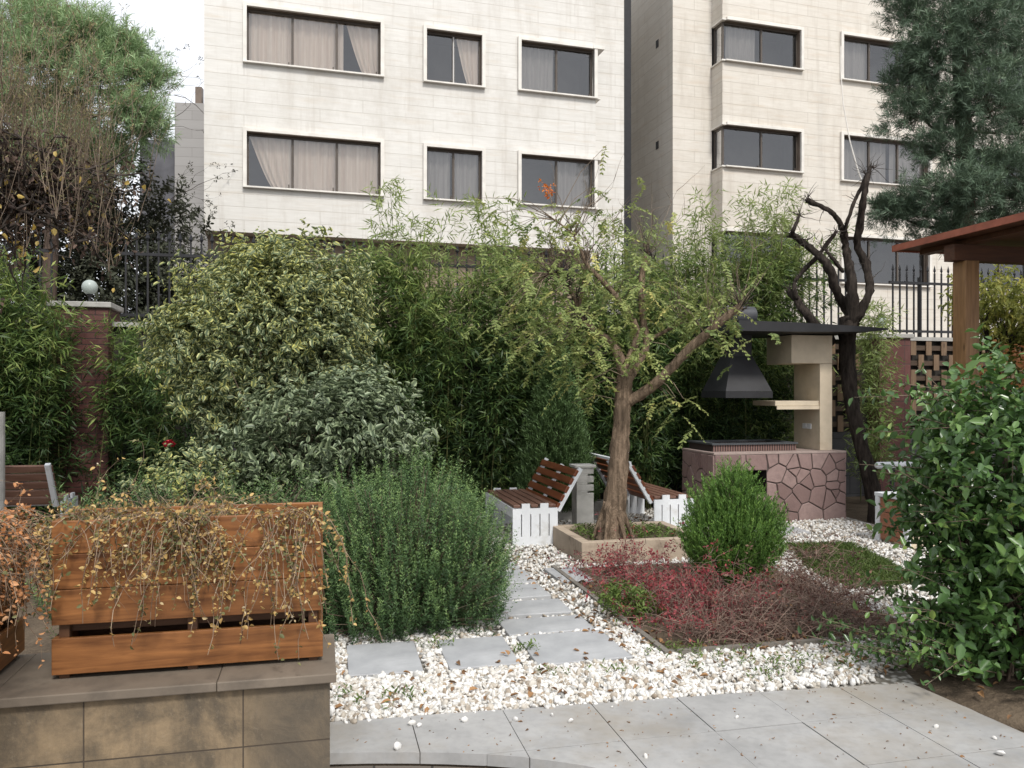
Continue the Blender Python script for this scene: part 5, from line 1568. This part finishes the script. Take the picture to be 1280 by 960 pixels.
t = thing('dark_shrubbery', 'dark evergreen shrub mass behind the iron fence at the left', 'shrub', (-8.5, 16.5, 0))
p, nn = shell([(-8.4, 16.5, 2.3, 1.4, .9, 2.5), (-10.0, 16.3, 2.4, 1.3, .9, 2.6), (-6.9, 17.4, 1.9, 1.0, .8, 2.3), (-7.9, 17, 4.8, 1.0, .8, 1.7), (-9.2, 16.8, 4.9, 1.1, .8, 1.5), (-7.1, 17.2, 4.2, .7, .7, 1.3)], 3600, .6, .3, 51, .1, 4, (1.6, -.3))
leaves('foliage', sprig(p, nrm(nn + (0, 0, .4)), .3, 10, .11, .045, .6, .1), m_leaf('dark_evergreen_leaf', [(0, (.028, .034, .022)), (1, (.075, .08, .05))], .55, .2), t, (-8.5, 16.5, 0))  # dark grey-green leaf tones
# lime tree foliage behind the pergola
base = (7.35, 11.7, 0)
t = thing('lime_tree', 'yellow-green leafy tree seen under the pergola roof beside the post', 'tree', base)
mb = MB(); limb(mb, [(7.0, 11.8, 0), (7.0, 11.8, 1.2), (6.9, 11.7, 2.2), (7.2, 11.7, 3.0)], [.08, .07, .05, .02], 8); limb(mb, [(6.95, 11.75, 1.6), (6.75, 11.7, 2.3), (6.7, 11.6, 2.9)], [.05, .04, .015], 8)
mb.build('trunk', M_darkbark, t, True, rel=base)
p, nn = shell([(7.2, 11.6, 2.75, .65, .5, .5), (6.75, 11.7, 3.05, .42, .4, .35), (7.75, 11.5, 2.6, .6, .5, .6), (7.4, 11.5, 2.2, .5, .4, .35)], 620, .55, .25, 61, .1, 4)
leaves('foliage', sprig(p, nrm(nn * .6 + rng.normal(size=p.shape) * .4 + (0, 0, -.35)), .28, 11, .075, .03, .55, .3), M_yelgr, t, base)
sticks('twigs', np.repeat([[7.0, 11.75, 2.3]], 60, 0), p[:60], .01, .003, M_darktwig, t, base)
# pinkish-orange shrub near the pergola post foot
base = (6.1, 9.9, 0)
t = thing('autumn_shrub', 'thin shrub with pale orange leaves between the woven screen and the pergola post', 'shrub', base)
p, nn = shell([(6.25, 10.1, 1.75, .5, .4, .4)], 90, .7, .2, 71)
leaves('foliage', sprig(p, nrm(nn + (0, 0, .3)), .2, 7, .06, .03, .6, .2), M_coto2, t, base)
sticks('stems', np.repeat([[6.1, 9.9, 0]], 40, 0) + rng.normal(size=(40, 3)) * (.05, .05, 0), p[:40], .008, .003, M_twig, t, base)

# ---------------------------------------------------------------- pebbles
def ico(sub):
    bm = bmesh.new(); bmesh.ops.create_icosphere(bm, subdivisions=sub, radius=1.0)
    v = np.array([q.co[:] for q in bm.verts]); f = np.array([[q.index for q in x.verts] for x in bm.faces]); bm.free()
    return v, f
def pebbles(name, pos, size, sub, seed):
    v, f = ico(sub); n = len(pos)
    q = rng.normal(size=(n, 4)); q /= np.linalg.norm(q, axis=1, keepdims=True)
    w_, x, y, z = q.T
    Rm = np.stack([1 - 2 * (y * y + z * z), 2 * (x * y - z * w_), 2 * (x * z + y * w_), 2 * (x * y + z * w_), 1 - 2 * (x * x + z * z), 2 * (y * z - x * w_), 2 * (x * z - y * w_), 2 * (y * z + x * w_), 1 - 2 * (x * x + y * y)], 1).reshape(n, 3, 3)
    sc = size[:, None] * np.stack([1 + rng.random(n) * .45, .72 + rng.random(n) * .3, .42 + rng.random(n) * .28], 1)
    bumpv = 1 + rng.normal(size=(n, len(v), 1)) * .115
    V = (v[None] * sc[:, None] * bumpv) @ np.swapaxes(Rm, 1, 2) + pos[:, None]
    Fc = (f[None] + (np.arange(n) * len(v))[:, None, None]).reshape(-1, 3)
    o = np_mesh(name, V.reshape(-1, 3), Fc, M_peb, None, True, {'rnd': np.repeat(rng.random(n), len(v))})
    if n == 1:
        o.data.attributes['rnd'].data.foreach_set('value', np.full(len(v), rng.uniform(.4, .88), dtype=np.float32))
    return o
def slabclear(u, v, m):
    ok = np.ones(len(u), bool)
    for (a, b, c, d) in SLABS:
        ok &= ~((u > a - m) & (u < b + m) & (v > c - m) & (v < d + m))
    ok &= ~((u > 2.085) & (u < 4.05) & (v > 4.785) & (v < 7.36))
    ok &= ~((u > 2.41) & (u < 3.75) & (v > 7.53) & (v < 8.65))
    ok &= ~((u < .95) & (v > 5.75))
    ok &= ~((u < 1.2) & (v > 6.3))
    return ok
LAWN = [toUV(G(*q)) for q in [(985, 682), (1062, 680), (1120, 708), (1150, 730), (1060, 738), (1010, 712)]]
def scatter(n, u0, u1, v0, v1, m=.008):
    u = u0 + (u1 - u0) * rng.random(n); v = v0 + (v1 - v0) * rng.random(n)
    ok = slabclear(u, v, m)
    lim = np.interp(u, [0, 1.4, 2.98, 3.3, 4.5], [4.205, 4.145, 4.06, 4.3, 4.4])
    ok &= v > lim + rng.normal(size=n) * .02
    ok &= ~np.array([inpoly((a, b), LAWN) for a, b in zip(u, v)])
    u, v = u[ok], v[ok]
    return np.stack([u * math.cos(A) - v * math.sin(A), u * math.sin(A) + v * math.cos(A)], 1)
xy = np.concatenate([scatter(19000, .05, 4.3, 4.1, 5.4), scatter(3600, .0, 2.1, 4.1, 4.8)])
z = rng.random(len(xy)) * .02
o = pebbles('white_pebbles', np.concatenate([xy, z[:, None] - .004], 1), .0092 + rng.random(len(xy)) ** 3 * .016, 2, 1)
o['kind'] = 'stuff'; o['label'] = 'white pebbles covering the front gravel strip'
xy = np.concatenate([scatter(21000, 1.0, 6.6, 5.4, 10.9), scatter(900, .05, 1.0, 5.4, 5.76)])
z = rng.random(len(xy)) * .016
o = pebbles('white_pebbles', np.concatenate([xy, z[:, None] - .004], 1), .0125 + rng.random(len(xy)) ** 2 * .015, 1, 2)
o['kind'] = 'stuff'; o['label'] = 'white pebbles around the slab path and the barbecue'
# loose pebbles lying on the paving and slabs
for (px, py, s) in [(581, 900, .026), (644, 899, .022), (713, 901, .020), (497, 934, .032), (765, 883, .012), (921, 896, .016), (807, 945, .016), (515, 904, .026), (524, 906, .02), (1170, 908, .018), (1243, 922, .018), (1250, 942, .03), (690, 893, .015)]:
    q = G(px, py, .02)
    o = pebbles('pebble', np.array([[q[0], q[1], .013 + s * .36]]), np.array([s * .72]), 2, 3)
    tag(o, 'loose pebble lying on the grey paving', 'pebble', 'loose pebbles on the paving')

# weeds, grass, dead leaves
def patch(name, pts, mat, l, lab, k=5, ln=.05, wd=.3):
    L = sprig(np.array(pts), np.array((0, 0, 1.0)) + rnd3(len(pts)) * .35, ln, k, l, l * wd, .55, 0, .3)
    o = leaves(name, L, mat, None, (0, 0, 0), 'leaf', .2, .15)
    o['kind'] = 'stuff'; o['label'] = lab
pts = []
for (px, py, n, s) in [(445, 880, 14, .10), (490, 878, 10, .08), (541, 812, 14, .06), (657, 815, 16, .05), (840, 815, 22, .12), (905, 822, 26, .15), (960, 830, 22, .14), (1020, 832, 16, .12), (950, 850, 10, .05), (775, 842, 8, .08), (1085, 830, 16, .15), (975, 845, 10, .1), (870, 838, 8, .1), (1100, 800, 16, .15), (795, 772, 20, .10), (815, 785, 14, .1), (1130, 775, 14, .15), (700, 845, 6, .05)]:
    c = G(px, py)
    pts += [c + np.array((rng.normal() * s, rng.normal() * s * .7, .005)) for _ in range(n)]
patch('gravel_weeds', pts, M_weed, .026, 'small green weeds sprouting through the pebbles')
pts = []
while len(pts) < 3800:
    u = rng.uniform(4.2, 5.9); v = rng.uniform(5.8, 8.3)
    if inpoly((u, v), LAWN):
        pts.append(UV(u, v, -.01))
patch('lawn', pts, M_lawn, .045, 'small patch of short grass right of the barberry bed', 4, .03, .12)
pts = [UV(rng.uniform(2.15, 4.0), rng.uniform(4.85, 7.2), .012) for _ in range(420)] + [UV(rng.uniform(.1, 3.6), rng.uniform(4.2, 4.75), .035) for _ in range(40)] + [UV(rng.uniform(1.7, 2.2), rng.uniform(4.9, 8.4), .03) for _ in range(130)] + [UV(4.0 + rng.normal() * .3, 3.8 + rng.normal() * .3, .05) for _ in range(90)] + [UV(rng.uniform(3.6, 5.0), rng.uniform(7.5, 10), .03) for _ in range(170)] + [UV(rng.uniform(.1, 3.6), rng.uniform(4.2, 5.0), .035) for _ in range(70)]
pts = np.array(pts)
L = dict(p=pts, d=rnd3(len(pts)) * (1, 1, .2), n=nrm(rng.normal(size=pts.shape) * .3 + (0, 0, 1)), l=.035 + rng.random(len(pts)) * .025, w=.018 + rng.random(len(pts)) * .014, r=rng.random(len(pts)))
o = leaves('fallen_leaves', L, M_dead, None, (0, 0, 0), 'leaf', .25, .3)
o['kind'] = 'stuff'; o['label'] = 'brown fallen leaves on the gravel and soil'
pts = np.array([UV(rng.uniform(.1, 3.2), rng.uniform(3.0, 4.12), .0155) for _ in range(330)])
pts = pts[[inpoly(toUV(q), pave) for q in pts]]
L = dict(p=pts, d=rnd3(len(pts)) * (1, 1, .1), n=nrm(rng.normal(size=pts.shape) * .25 + (0, 0, 1)), l=.006 + rng.random(len(pts)) ** 4 * .03, w=.004 + rng.random(len(pts)) ** 3 * .012, r=rng.random(len(pts)))
o = leaves('paving_litter', L, M_dead, None, (0, 0, 0), 'leaf', .25, .3)
o['kind'] = 'stuff'; o['label'] = 'grit and dead leaf crumbs on the grey paving'
